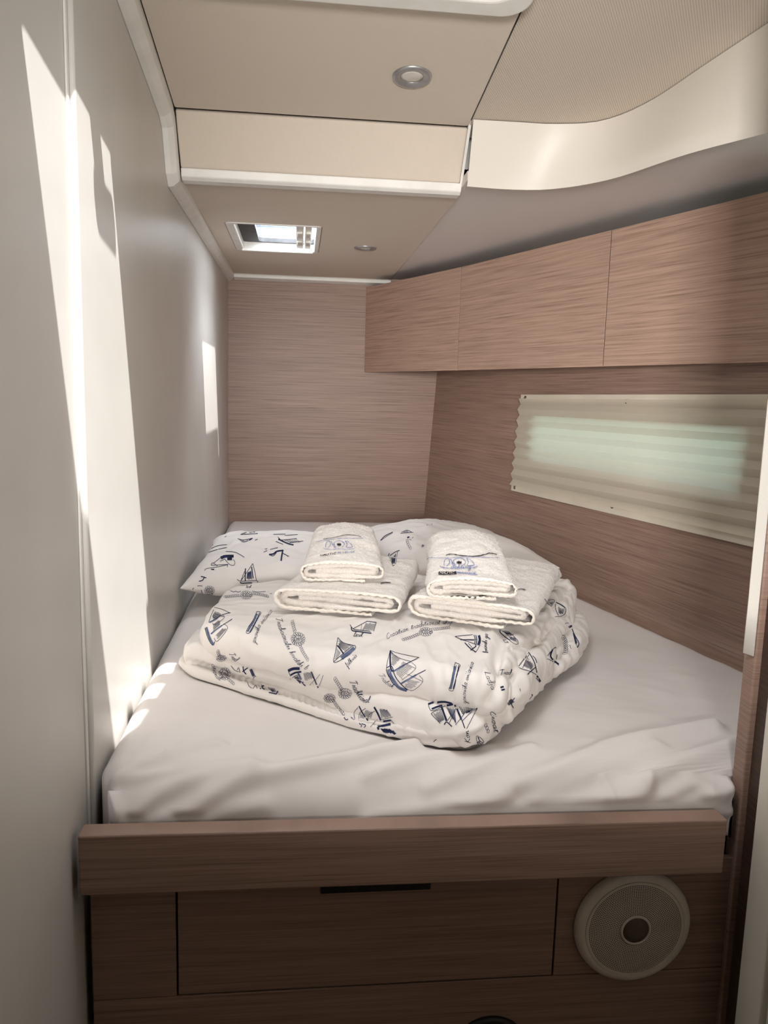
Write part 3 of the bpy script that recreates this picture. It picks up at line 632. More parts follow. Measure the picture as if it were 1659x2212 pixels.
def pillow(name, label, c, w, d, h, rz, seed, sagx=0, tilt=0):
    V, F = [], []; n = 90; m_ = 60
    R = Matrix.Rotation(rz, 3, 'Z')@Matrix.Rotation(tilt, 3, 'X')
    def edge(u, v):   # square with slightly pinched, drawn-out corners
        x = u*w/2; y = v*d/2; k = 1+.05*(abs(u)**4*abs(v)**4)-.045*(1-abs(v)**2)*abs(u)**6-.045*(1-abs(u)**2)*abs(v)**6
        return x*k, y*k
    V = []
    for side in (1, -1):
        for j in range(m_+1):
            for i in range(n+1):
                u = math.sin((i/n-.5)*math.pi); v = math.sin((j/m_-.5)*math.pi); x, y = edge(u, v)
                t_ = (max(0, 1-abs(u)**2.6)*max(0, 1-abs(v)**2.6))**.42
                z = h*.5*t_*side
                z += .011*fbm((x+seed, y, side), 5)*t_+.006*max(0, 1-abs(noise.noise(Vector((x*9+y*13+seed, y*8-x*10, side*2))))*3)*t_
                V.append(Vector((x, y, z)))
    N = (n+1)*(m_+1)
    for s in (0, 1):
        for j in range(m_):
            for i in range(n):
                a = s*N+j*(n+1)+i; F.append((a, a+1, a+n+2, a+n+1) if s == 0 else (a, a+n+1, a+n+2, a+1))
    V = [Vector(c)+R@v for v in V]
    zf = MZ+.010
    V = [Vector((v.x, v.y, max(v.z, zf))) for v in V]
    V = settle(V, [MB], .003)
    o = tag(mesh_obj(name, V, F, 'duvet_cotton', smooth=True), label, 'pillow', 'printed pillows at the head of the bed'); return o
pl1 = pillow('pillow', 'printed white pillow lying against the left wall', (-.062, 2.255, -.486), .41, .60, .130, -.02, 1.3)
pl2 = pillow('pillow', 'printed white pillow behind the towels, against the hull side', (.452, 2.425, -.482), .45, .60, .135, .22, 5.7)

# towels: a thick strip of terry rolled into a flat spiral, extruded to its depth
def spiral(w, h, loose=0.):
    a = w/2
    P = [(-.66*a, .475*h), (-.2*a, .48*h), (.35*a, .47*h), (.74*a, .46*h), (.83*a, .56*h), (.74*a, .67*h), (.2*a, .70*h), (-.5*a, .69*h), (-.82*a, .66*h), (-.90*a, .48*h), (-.82*a, .28*h), (-.3*a, .26*h), (.5*a, .26*h), (.88*a, .27*h), (.97*a, .40*h), (.985*a, .58*h), (.94*a, .80*h), (.80*a, .90*h), (.3*a, .945*h), (-.3*a, .945*h), (-.80*a, .90*h), (-.955*a, .78*h), (-1.0*a, .55*h), (-.97*a, .30*h), (-.86*a, .10*h), (-.5*a, .055*h), (.1*a, .05*h), (.55*a, .05*h)]
    return P
def towel(name, label, loc, w, h, d, rz, seed, domeh, taper=0., group=None, shear=0., flip=False, backk=1.5, tiltz=0., sup=()):
    C = catmull([Vector((x*(-1 if flip else 1), 0, z)) for x, z in spiral(w, h)], 320); n = len(C); th = h*.092
    nrm = []
    for i in range(n):
        t_ = (C[min(n-1, i+1)]-C[max(0, i-1)]).normalized(); nrm.append(Vector((-t_.z, 0, t_.x)))
    ny = 96; R = Matrix.Rotation(rz, 3, 'Z'); V, F = [], []
    tv = [th*(1.38 if i < n*.46 else (1.38-.80*min(1, (i/n-.46)/.06))) for i in range(n)]
    ringp = [(C[i]+nrm[i]*tv[i], i) for i in range(n)]+[(C[i]-nrm[i]*tv[i], i) for i in range(n-1, -1, -1)]
    m_ = len(ringp)
    def place(p, i, v, fo=0):
        hh = max(0, min(1, p.z/h)); xn = p.x/(w/2)
        y = -d/2+d*v+fo*(1-v)
        y += (1-v)**3*.012*max(0, min(1, (.50-i/n)/.06))
        y += (1-v)*(.004*noise.noise(Vector((i/n*13.3, seed, 0)))+.003*math.sin(i/n*21+seed)) - (1-v)*.006*hh + shear*p.x
        k = 1-taper*v; sv_ = v*v*(3-2*v); zs = 1+(backk-1)*sv_
        edge = 1-.42*max(0, min(1, (v-.86)/.14))**2*hh
        z = p.z*zs*edge+domeh*hh*(1-xn*xn*.9)*math.sin(math.pi*min(1, .12+v*.75))+tiltz*v
        return Vector(loc)+R@Vector((p.x*k, y, z))
    for j in range(ny):
        v = (j/(ny-1))
        for p, i in ringp: V.append(place(p, i, v))
    for j in range(ny-1):
        for k in range(m_): F.append((j*m_+k, j*m_+(k+1) % m_, (j+1)*m_+(k+1) % m_, (j+1)*m_+k))
    for j in (0, ny-1):
        for i in range(n-1): F.append((j*m_+i, j*m_+i+1, j*m_+m_-2-i, j*m_+m_-1-i))
    so = Vector((seed*5.3, seed*2.1, 0))
    V = displace(V, F, lambda co, nr: .0022*noise.noise((co+so)*38)+.0011*noise.noise((co+so)*150)+.0012*noise.noise((co+so)*300)+.003*noise.noise((co+so)*11))
    V = settle(V, sup, .0035, .05)
    t_ = thing(name, label, 'towel', loc, group)
    body = mesh_obj('terry_body', V, F, 'terry', t_, smooth=True)
    PV, PF = [], []; rnd = random.Random(int(seed*10)); me_ = body.data; wv0 = Vector(body['_w'])-Vector((0, 0, EZ))
    polys = [p_ for p_ in me_.polygons if p_.area > 1e-9]; ars = [p_.area for p_ in polys]
    for p_ in rnd.choices(polys, ars, k=7000):
        vs_ = [me_.vertices[i].co for i in p_.vertices][:4]; u_, v_ = rnd.random(), rnd.random()
        nr_ = p_.normal
        if nr_.z < -.25: continue
        q_ = vs_[0].lerp(vs_[1], u_).lerp(vs_[-1].lerp(vs_[2], u_), v_)+wv0
        tg = nr_.orthogonal().normalized(); tg = Matrix.Rotation(rnd.random()*6.283, 3, nr_)@tg; lean = Vector((rnd.uniform(-.6, .6), rnd.uniform(-.6, .6), rnd.uniform(-.3, .6)))
        k0 = len(PV); PV += [q_-tg*.0005, q_+tg*.0005, q_+(nr_+lean*.6)*rnd.uniform(.0009, .0019)]; PF.append((k0, k0+1, k0+2))
    pile = mesh_obj('terry_pile', PV, PF, 'terry', t_, sharp='open'); pile['kind'] = 'stuff'
    # woven hem along the front edge of the outer wrap, gathered into little waves
    i0 = int(n*.50); HV, HF = [], []
    idx = list(range(i0, n)); q = 3
    fine = []
    for a in range(len(idx)-1):
        for s in range(q): fine.append((idx[a], s/q))
    for (i, s) in fine:
        c_ = C[i].lerp(C[i+1], s); nn_ = nrm[i].lerp(nrm[i+1], s); ii = i+s
        wv = .0010*math.sin(ii/n*437)+.0008*noise.noise(Vector((ii/n*66, seed, 4)))
        for off, fo in ((th*.50, .014), (th*.80+wv, .005), (th*.78+wv, -.001), (th*.0+wv, -.0018), (-th*.35, .004)):
            HV.append(place(c_+nn_*off*(1 if not flip else -1)*1.0, ii, 0, fo))
    for a in range(len(fine)-1):
        for k in range(4): HF.append((a*5+k, a*5+k+1, (a+1)*5+k+1, (a+1)*5+k))
    HV = settle(HV, sup, .003, .03)
    hm = mesh_obj('hem', HV, HF, 'hem', t_, smooth=True, sharp='open')
    return t_, body
DT = -.4165     # duvet top under the towels
def cen(pf, rot, d):  # front-centre point -> centre of the footprint
    R = Matrix.Rotation(rot, 3, 'Z'); return Vector(pf)+R@Vector((0, d/2, 0))
DS = [bvh_eye(o) for o in fold_objs]
r1 = -.30; c = cen((.078, 1.468, DT), r1, .31); tbL, bL = towel('bath_towel', 'wide folded white bath towel on the duvet, under the left small towel', c, .245, .046, .31, r1, 1.1, .004, .10, 'folded bath towels', backk=1.35, sup=DS)
r2 = -.46; c = cen((.317, 1.392, DT), r2, .39); tbR, bR = towel('bath_towel', 'wide folded white bath towel on the duvet, under the right small towel', c, .238, .047, .39, r2, 2.4, .004, .08, 'folded bath towels', backk=1.3, sup=DS)
r3 = -.07; c = cen((.089, 1.515, -.3665), r3, .235); tsL, sL = towel('hand_towel', 'small folded white towel with crest, on the left bath towel', c, .160, .037, .235, r3, 3.2, .016, .20, 'small crest towels', backk=1.75, tiltz=.012, sup=[bvh_eye(bL)])
r4 = -.13; c = cen((.314, 1.370, -.363), r4, .275); tsR, sR = towel('hand_towel', 'small folded white towel with crest and NAUTIC print, on the right bath towel', c, .160, .035, .275, r4, 4.5, .018, .10, 'small crest towels', backk=1.95, tiltz=.010, sup=[bvh_eye(bR)])

# ------------------------------------------------------------------ prints and embroidery: ribbons of ink laid on the cloth
def bvh_of(o):
    w = Vector(o['_w']); me = o.data
    return BVHTree.FromPolygons([v.co+w for v in me.vertices], [tuple(p.vertices) for p in me.polygons])
SOFT = fold_objs+[pl1, pl2, bL, bR, sL, sR]
BV = [(o, bvh_of(o)) for o in SOFT]
EYE = Vector((0, 0, EZ))
def cast(px, py):
    d = ray(px, py).normalized(); best = None
    for o, b_ in BV:
        h = b_.ray_cast(EYE, d)
        if h[0] is not None and (best is None or h[3] < best[2]): best = (o, h[0], h[3], h[1])
    return best
def strokes_to_parts(name, strokes, lift=.0007, only=None):
    """strokes: (material, width in photo px, [(px,py)...]); projected on the cloth, cut where the cloth ends"""
    acc = {}
    for mat, w, pts in strokes:
        P = [Vector((x, y, 0)) for x, y in pts]; L_ = sum((b_-a).length for a, b_ in zip(P, P[1:]))
        if L_ < .3: continue
        n = max(2, int(L_/2.0)+1)
        Q = catmull(P, n) if len(P) > 2 else [P[0].lerp(P[1], i/(n-1)) for i in range(n)]
        prev = None
        for i, q in enumerate(Q):
            t_ = (Q[min(n-1, i+1)]-Q[max(0, i-1)])
            if t_.length < 1e-6: continue
            t_.normalize(); nx, ny = -t_.y*w/2, t_.x*w/2
            a = cast(q.x+nx, q.y+ny); b_ = cast(q.x-nx, q.y-ny)
            ok = a and b_ and a[0] is b_[0] and abs(a[2]-b_[2]) < .03 and (only is None or a[0] in only)
            if not ok: prev = None; continue
            pa = a[1]+(a[3] if a[3].dot(EYE-a[1]) > 0 else -a[3])*lift; pb = b_[1]+(b_[3] if b_[3].dot(EYE-b_[1]) > 0 else -b_[3])*lift
            V, F, M = acc.setdefault(a[0].name, ([], [], []))
            k = len(V); V += [pa, pb]
            if prev and prev[0] is a[0] and (prev[1]-pa).length < .02: F.append((prev[2], prev[2]+1, k+1, k)); M.append(mat)
            prev = (a[0], pa, k)
    for on, (V, F, M) in acc.items():
        if len(F) < 2: continue
        par = bpy.data.objects[on]
        used = sorted({i for f in F for i in f}); mp_ = {u: i for i, u in enumerate(used)}
        V = [V[u]-Vector((0, 0, EZ)) for u in used]; F = [tuple(mp_[i] for i in f) for f in F]
        o = mesh_obj(name, V, F, M[0], par, sharp='open')
        names = []
        for m_ in M:
            if m_ not in names: names.append(m_)
        o.data.materials.clear()
        for m_ in names: o.data.materials.append(MATS[m_])
        for p_, m_ in zip(o.data.polygons, M): p_.material_index = names.index(m_)

# single-stroke handwriting, x-height .5
G = {
 'a': (.55, [[(.45, .45), (.2, .5), (.03, .25), (.15, .0), (.38, .15), (.47, .48), (.42, .1), (.55, .02)]]),
 'b': (.5, [[(0, .1), (.25, .7), (.2, 1), (.1, .8), (.08, .15), (.25, 0), (.4, .25), (.3, .45), (.5, .4)]]),
 'c': (.42, [[(.38, .42), (.2, .5), (.04, .25), (.18, 0), (.42, .1)]]),
 'd': (.58, [[(.42, .4), (.2, .5), (.03, .22), (.18, 0), (.4, .2), (.56, .95), (.35, 1.05), (.42, .6), (.42, .08), (.58, .03)]]),
 'e': (.42, [[(.0, .15), (.3, .3), (.3, .48), (.12, .45), (.06, .15), (.2, 0), (.42, .1)]]),
 'f': (.4, [[(0, .1), (.25, .6), (.32, .98), (.2, .95), (.15, .3), (.05, -.5), (.15, -.35), (.2, .05), (.4, .1)]]),
 'g': (.52, [[(.42, .42), (.2, .5), (.04, .25), (.18, .03), (.38, .2), (.45, .48), (.3, -.45), (.05, -.42), (.25, -.1), (.52, .1)]]),
 'h': (.52, [[(0, .05), (.25, .7), (.25, 1), (.12, .8), (.06, 0), (.2, .4), (.36, .45), (.36, .05), (.52, .05)]]),
 'i': (.3, [[(0, .1), (.15, .48), (.14, .05), (.3, .05)], [(.2, .68), (.23, .74)]]),
 'j': (.3, [[(0, .1), (.2, .48), (.1, -.4), (-.1, -.3)]]),
 'k': (.5, [[(0, .05), (.22, .75), (.2, 1), (.08, .6), (.06, 0)], [(.08, .2), (.35, .48), (.3, .28), (.14, .25), (.35, .02), (.5, .08)]]),
 'l': (.3, [[(0, .1), (.25, .75), (.2, 1), (.08, .6), (.12, .05), (.3, .08)]]),
 'n': (.55, [[(0, .4), (.1, .46), (.08, 0), (.2, .4), (.36, .45), (.37, .05), (.55, .06)]]),
 'o': (.5, [[(.3, .48), (.08, .4), (.08, .08), (.3, .02), (.42, .3), (.28, .5), (.5, .42)]]),
 'p': (.5, [[(0, .3), (.14, .5), (.04, -.45)], [(.1, .2), (.28, .5), (.42, .3), (.25, .05), (.1, .1)]]),
 'r': (.4, [[(0, .1), (.12, .5), (.2, .42), (.32, .44), (.26, .08), (.4, .05)]]),
 's': (.38, [[(0, .1), (.22, .52), (.3, .15), (.12, .0), (.38, .08)]]),
 't': (.36, [[(0, .1), (.22, .85), (.14, .1), (.36, .06)], [(.0, .62), (.38, .66)]]),
 'u': (.52, [[(0, .4), (.1, .48), (.1, .08), (.28, .06), (.4, .48), (.38, .06), (.52, .05)]]),
 'v': (.46, [[(0, .4), (.1, .46), (.16, .02), (.36, .4), (.46, .44)]]),
 'x': (.4, [[(0, .45), (.38, 0)], [(.36, .45), (0, 0)]]),
 'z': (.4, [[(0, .45), (.35, .46), (.05, .03), (.4, .05)]]),
 'T': (.7, [[(.05, .85), (.3, 1), (.75, .95)], [(.45, .98), (.3, .3), (.2, .0), (.0, .1)]]),
 'C': (.65, [[(.6, .8), (.5, 1), (.2, .8), (.03, .3), (.2, 0), (.6, .15)]]),
 'K': (.65, [[(.15, 1), (.05, 0)], [(.6, 1), (.12, .45), (.4, .2), (.65, 0)]]),
 'L': (.6, [[(.25, 1), (.1, .1), (.0, .05), (.3, .08), (.6, .0)]]),
 'J': (.5, [[(.1, .95), (.5, 1), (.3, .2), (.05, -.2), (-.05, .1)]]),
 'š': (.38, [[(0, .1), (.22, .52), (.3, .15), (.12, .0), (.38, .08)], [(.12, .75), (.2, .66), (.32, .78)]]),
 'ć': (.42, [[(.38, .42), (.2, .5), (.04, .25), (.18, 0), (.42, .1)], [(.2, .66), (.32, .8)]]),
}
def lettering(text, path, size, width, mat='ink_line', slant=.3):
    width *= .78
    P = catmull([Vector((x, y, 0)) for x, y in path], 120); L_ = [0]
    for a, b_ in zip(P, P[1:]): L_.append(L_[-1]+(b_-a).length)
    adv = sum((G[c][0] if c in G else .45)+.04 for c in text); k = L_[-1]/adv; out = []; x0 = 0
    def at(s):
        s = max(0, min(L_[-1]-1e-4, s)); i = 0
        lo, hi = 0, len(L_)-1
        while hi-lo > 1:
            m_ = (lo+hi)//2
            if L_[m_] <= s: lo = m_
            else: hi = m_
        f = (s-L_[lo])/max(1e-9, L_[lo+1]-L_[lo]); p = P[lo].lerp(P[lo+1], f); t_ = (P[lo+1]-P[lo]).normalized(); return p, t_
    for c in text:
        if c in G:
            for st_ in G[c][1]:
                pts = []
                for gx, gy in st_:
                    p, t_ = at((x0+gx)*k); pts.append((p.x+t_.y*gy*size+t_.x*gy*size*slant, p.y-t_.x*gy*size+t_.y*gy*size*slant))
                out.append((mat, width, pts))
            x0 += G[c][0]+.04
        else: x0 += .45
    return out
def rope(path, w, step, lw, mat='ink_line'):
    lw *= .6; step *= 1.2
    P = catmull([Vector((x, y, 0)) for x, y in path], max(3, int(sum((Vector(b_)-Vector(a)).length for a, b_ in zip(path, path[1:]))/step)+1)); out = []
    for i in range(len(P)-1):
        t_ = (P[i+1]-P[i]).normalized(); n_ = Vector((-t_.y, t_.x, 0)); c = (P[i]+P[i+1])/2; pts = []
        for k in range(9):
            a = 2*math.pi*k/8; u = math.cos(a)*step*.62; v = math.sin(a)*w*.5; q = c+t_*(u+v*.55)+n_*v; pts.append((q.x, q.y))
        out.append((mat, lw, pts))
    return out
def knot(cx, cy, rx, ry, rot, w, step, lw, mat='ink_line'):
    pts = []
    for k in range(15):
        a = rot+2*math.pi*k/13; pts.append((cx+rx*math.cos(a), cy+ry*math.sin(a)))
    r_ = rope(pts, w, step, lw, mat)
    inner = [(cx-rx*.55, cy-ry*.2), (cx-rx*.1, cy+ry*.25), (cx+rx*.35, cy-ry*.1), (cx+rx*.15, cy-ry*.55)]
    return r_+rope(inner, w*.9, step, lw, mat)
def hatch(poly, n, lw, direction, mat='ink_line', gap=0.):
    """parallel pencil lines filling a quad a-b-c-d: lines run from side ab.. to dc"""
    a, b_, c, d = [Vector((p[0], p[1], 0)) for p in poly]; out = []
    for i in range(n):
        f = (i+.5)/n; p = a.lerp(d, f); q = b_.lerp(c, f); s0, s1 = random.uniform(0, .16), random.uniform(.82, 1)
        p2 = p.lerp(q, s0); q2 = p.lerp(q, s1); out.append((mat, lw, [(p2.x, p2.y), (q2.x, q2.y)]))
    return out
def lines(mat, lw, *L_): return [(mat, lw, l) for l in L_]
def tr(strk, ox, oy, s):
    return [(m_, w*s, [(ox+x*s, oy+y*s) for x, y in pts]) for m_, w, pts in strk]
A = (420, 1270, .1808); B = (700, 1330, .1808); C_ = (920, 1340, .1311); D = (1060, 1230, .1386); E_ = (400, 1120, .1748); F_ = (800, 1110, .1206); T_ = (640, 1120, .3255)
def put(name, crop, strk): strokes_to_parts(name, tr(strk, *crop))
N_, B_, K_ = 'ink_navy', 'ink_blue', 'ink_line'
# upper fold, left to right
put('printed_boat', A, lines(B_, 24, [(145, 470), (165, 540), (190, 610), (228, 675)]) + lines(N_, 7, [(128, 480), (150, 560), (185, 640), (225, 685), (245, 640)]) + lines(B_, 16, [(180, 415), (230, 390), (270, 368)], [(200, 550), (260, 500), (330, 450)])
    + lines(N_, 7, [(270, 368), (330, 325), (430, 298)], [(330, 450), (395, 410), (452, 374)]) + lines(K_, 5, [(240, 235), (330, 258), (420, 300)], [(232, 262), (200, 330), (172, 415)], [(340, 330), (355, 360), (250, 440), (215, 420)], [(345, 430), (397, 485), (278, 635), (238, 600)], [(240, 310), (350, 350)])
    + hatch([(250, 275), (205, 350), (230, 400), (330, 315)], 9, 4, 0) + hatch([(350, 470), (240, 580), (275, 620), (390, 490)], 6, 4, 0) + hatch([(300, 380), (210, 450), (220, 520), (320, 430)], 7, 4, 0))
put('printed_boat', A, lines(N_, 6, [(745, 285), (795, 296), (770, 345), (730, 420), (690, 500), (655, 543), (618, 535), (645, 470), (700, 390), (745, 285)]) + lines(B_, 22, [(745, 310), (715, 385), (665, 470), (635, 525)]) + lines(N_, 9, [(780, 300), (740, 390), (690, 480), (660, 535)]) + lines(K_, 4, [(735, 305), (760, 330)], [(718, 350), (745, 370)], [(690, 400), (720, 420)], [(670, 440), (700, 460)]))
put('printed_lettering', A, lettering('gonoriška svićarica', [(728, 668), (760, 560), (790, 470), (860, 380), (935, 285)], 66, 5))
put('printed_lettering', A, lettering('Tradicionalni hrvatski b', [(972, 362), (1000, 470), (1050, 590), (1090, 690), (1150, 800), (1230, 910), (1340, 985)], 74, 6))
put('printed_rope', A, rope([(1168, 392), (1180, 450), (1204, 530)], 40, 17, 6) + knot(1238, 615, 66, 62, 2.2, 44, 22, 6) + rope([(1262, 690), (1300, 770), (1362, 868)], 36, 18, 6))
put('printed_rope', A, rope([(358, 112), (450, 98), (545, 92)], 32, 17, 5.5) + knot(620, 86, 58, 34, 0, 34, 20, 5.5) + rope([(690, 66), (780, 80), (885, 103)], 30, 18, 5.5))
put('printed_lettering', A, lines(K_, 5, [(430, 35), (470, 50), (490, 40), (520, 52), (555, 40)], [(690, 40), (760, 50), (850, 45)], [(900, 75), (925, 70)]))
put('printed_boat', B, lines(N_, 12, [(325, 135), (335, 180), (400, 190), (500, 205), (565, 212)]) + lines(N_, 7, [(310, 110), (345, 160), (400, 172), (552, 190)], [(345, 160), (420, 120), (515, 68)], [(515, 70), (625, 82)], [(622, 85), (592, 190)]) + lines(K_, 4, [(450, 105), (440, 175)]) + hatch([(500, 85), (455, 180), (585, 185), (615, 90)], 13, 4, 0))
put('printed_lettering', B, lettering('leut', [(350, 255), (460, 258)], 68, 7))
put('printed_boat', B, lines(B_, 44, [(362, 388), (300, 440), (210, 512)]) + lines(N_, 7, [(165, 265), (140, 420), (118, 555), (185, 540), (215, 522)], [(118, 555), (200, 480), (345, 362), (380, 382)], [(165, 265), (230, 325), (345, 357)], [(200, 530), (300, 470), (380, 382)]) + lines(N_, 15, [(158, 358), (200, 410), (235, 462)]) + hatch([(170, 300), (335, 360), (260, 440), (175, 370)], 9, 4, 0) + hatch([(150, 390), (205, 450), (160, 520), (128, 520)], 9, 4, 0))
put('printed_lettering', B, lettering('falkuša', [(285, 620), (330, 560), (398, 492)], 60, 6))
put('printed_lettering', B, lettering('Croatian traditional ship', [(752, 285), (880, 225), (1060, 165), (1250, 118), (1545, 100)], 62, 6))
put('printed_rope', B, rope([(935, 292), (1040, 260), (1140, 218)], 34, 19, 6) + knot(1215, 195, 66, 36, 0, 38, 21, 6) + rope([(1290, 165), (1390, 158), (1500, 142)], 30, 18, 6))
put('printed_boat', B, lines(B_, 34, [(770, 640), (800, 720), (850, 800), (900, 860), (990, 892)]) + lines(N_, 10, [(745, 645), (765, 700), (820, 800), (875, 850)], [(752, 625), (800, 600), (830, 655)], [(820, 650), (860, 740), (920, 815), (1000, 890)]) + lines(N_, 18, [(792, 425), (788, 500), (795, 620), (815, 670)]) + lines(N_, 6, [(790, 418), (757, 550), (745, 645)])
    + lines(B_, 20, [(830, 665), (900, 625), (960, 590)], [(915, 815), (1000, 765), (1100, 708)]) + lines(N_, 9, [(960, 590), (1040, 550), (1135, 503)], [(1100, 708), (1215, 650)]) + lines(N_, 5, [(790, 418), (900, 455), (1135, 503)], [(795, 430), (860, 490), (960, 530), (1040, 548)], [(1045, 560), (1095, 632), (930, 770)], [(1140, 715), (1182, 785), (1060, 892), (950, 845)], [(1000, 700), (1180, 785)], [(940, 555), (1090, 630)])
    + hatch([(800, 440), (925, 520), (835, 600), (800, 590)], 9, 5, 0) + hatch([(930, 560), (1080, 630), (930, 760), (850, 680)], 10, 5, 0) + hatch([(1010, 760), (1160, 790), (1060, 880), (950, 845)], 7, 5, 0))
put('printed_lettering', B, lettering('Trabak', [(655, 705), (715, 795), (820, 868)], 60, 6))
put('printed_boat', C_, lines(N_, 40, [(872, 252), (888, 330), (862, 415)]) + lines(N_, 14, [(820, 250), (840, 330), (820, 430)]) + lines(B_, 16, [(790, 245), (812, 320), (800, 400)]) + lines(N_, 8, [(478, 270), (650, 252), (770, 240)], [(478, 270), (600, 320), (800, 335)], [(560, 325), (700, 320), (830, 320)], [(600, 325), (740, 370), (830, 410)]) + lines(N_, 16, [(640, 372), (730, 465), (825, 530)], [(735, 500), (830, 430)]) + lines(N_, 8, [(825, 530), (890, 415)], [(700, 380), (780, 480)]))
put('printed_lettering', C_, lettering('hvarski ga', [(1030, 540), (1010, 440), (1015, 330), (1030, 235)], 92, 9, N_))
put('printed_boat', C_, lines(N_, 9, [(480, 700), (562, 738), (545, 800), (500, 960), (468, 1120), (430, 1163), (382, 1140), (405, 1060), (440, 880), (480, 700)]) + lines(B_, 34, [(472, 760), (455, 900), (425, 1060), (405, 1130)]) + lines(N_, 16, [(545, 745), (495, 960), (450, 1130)]) + lines(N_, 7, [(500, 740), (470, 900)], [(455, 800), (490, 815)], [(450, 870), (480, 880)], [(435, 950), (465, 955)], [(425, 1010), (455, 1020)]))
put('printed_lettering', C_, lettering('gonoriška svićarica', [(672, 1370), (660, 1220), (690, 1020), (740, 850), (795, 705)], 88, 9, N_))
put('printed_lettering', C_, lettering('Ladja', [(965, 850), (1000, 960), (1050, 1060), (1075, 1150)], 90, 9, N_) if 'j' in G else [])
# right flank
put('printed_boat', D, lines(N_, 14, [(140, 950), (150, 990), (220, 1050), (305, 1112)]) + lines(N_, 7, [(130, 935), (180, 965), (270, 1030), (310, 1090)], [(185, 965), (290, 985), (410, 1105), (420, 1165)], [(360, 1015), (290, 1045)], [(300, 1120), (380, 1165), (420, 1160)]) + hatch([(195, 970), (260, 1020), (330, 1030), (290, 985)], 9, 5, 0) + hatch([(300, 1050), (320, 1110), (400, 1140), (380, 1060)], 10, 5, 0))
put('printed_lettering', D, lettering('LT', [(195, 1100), (235, 1165)], 45, 8, N_))
put('printed_boat', D, lines(N_, 9, [(430, 1525), (500, 1560), (610, 1590), (705, 1640)], [(500, 1540), (545, 1430), (595, 1330)], [(430, 1525), (500, 1430), (580, 1310)]) + lines(N_, 14, [(565, 1275), (620, 1340), (680, 1460), (715, 1610)], [(570, 1640), (620, 1590), (690, 1530)]) + hatch([(585, 1370), (510, 1520), (620, 1570), (670, 1500)], 14, 5, 0))
put('printed_boat', D, lines(N_, 26, [(715, 1655), (740, 1700), (780, 1760)]) + lines(N_, 10, [(700, 1690), (760, 1760)], [(650, 1350), (690, 1390), (715, 1460)]))
put('printed_boat', D, lines(N_, 8, [(835, 455), (880, 520), (940, 580)], [(870, 495), (990, 480), (940, 575)], [(1000, 540), (1010, 620), (1050, 720)], [(1000, 740), (1120, 720), (1170, 640), (1140, 580), (1010, 515)]) + lines(N_, 14, [(1015, 515), (1100, 560), (1150, 600)]) + hatch([(1050, 575), (1055, 700), (1120, 700), (1150, 620)], 10, 5, 0) + hatch([(890, 500), (935, 560), (950, 545), (980, 490)], 6, 5, 0))
put('printed_boat', D, lines(N_, 24, [(960, 1250), (930, 1330), (950, 1390), (1060, 1480)]) + lines(N_, 9, [(880, 1350), (960, 1250), (1010, 1210)], [(1010, 1215), (1030, 1310), (1020, 1400)], [(860, 1385), (980, 1440), (1060, 1495)]))
put('printed_rope', D, rope([(1120, 1040), (1160, 1130), (1170, 1240), (1150, 1320)], 70, 24, 8, N_) + lines(N_, 8, [(1110, 1020), (1150, 1040)], [(1230, 1180), (1250, 1240)]))
put('printed_boat', D, lines(N_, 30, [(1215, 905), (1250, 885), (1280, 880)]) + lines(N_, 14, [(1270, 930), (1310, 1030), (1370, 1150), (1345, 1220)]) + lines(N_, 7, [(1290, 990), (1310, 1100), (1345, 1210)], [(1155, 850), (1190, 835), (1215, 845)]) + hatch([(1280, 1000), (1320, 1180), (1350, 1160), (1310, 1010)], 6, 5, 0))
put('printed_lettering', D, lettering('Trad', [(150, 1655), (210, 1640), (310, 1640)], 80, 9, N_))
put('printed_boat', D, lines(N_, 26, [(150, 1845), (200, 1830)], [(165, 1885), (215, 1870)]))
put('printed_boat', D, lines(N_, 26, [(620, 1960), (650, 1950)]) + lines(N_, 7, [(600, 2030), (650, 1960)], [(450, 1860), (460, 1900)]))
put('printed_boat', D, lines(N_, 12, [(370, 2000), (330, 2060), (320, 2100), (350, 2160)]) + hatch([(230, 2070), (330, 2010), (370, 2060), (270, 2130)], 9, 6, 0))
# lower folds
put('printed_rope', A, rope([(280, 745), (292, 790), (310, 815)], 38, 16, 6) + knot(322, 840, 52, 26, 0, 30, 18, 6))
put('printed_lettering', A, lettering('Trad', [(415, 785), (450, 850), (500, 885)], 66, 6))
put('printed_boat', A, lines(K_, 6, [(440, 928), (480, 980), (530, 1000)], [(510, 980), (530, 950), (545, 1010)]) + lines(N_, 12, [(582, 940), (590, 990), (620, 1030)], [(640, 955), (575, 1000)]) + hatch([(650, 960), (700, 1070), (735, 1060), (690, 970)], 6, 5, 0) + lines(K_, 5, [(700, 1090), (720, 1060), (740, 1055)]))
put('printed_lettering', A, lettering('ational', [(205, 905), (220, 1000), (260, 1075), (310, 1110)], 60, 6))
put('printed_rope', A, knot(365, 1025, 52, 60, 1, 40, 20, 6) + rope([(405, 1090), (440, 1120), (480, 1150)], 34, 17, 6))
put('printed_boat', A, lines(K_, 6, [(635, 1120), (650, 1170), (690, 1200)], [(700, 1205), (735, 1165), (750, 1205)]) + lines(N_, 12, [(805, 1160), (815, 1200), (840, 1215)], [(785, 1210), (830, 1165)]) + hatch([(860, 1180), (930, 1245), (985, 1250), (960, 1200)], 6, 5, 0) + lines(N_, 12, [(890, 1250), (980, 1270)], [(995, 1235), (975, 1275)]))
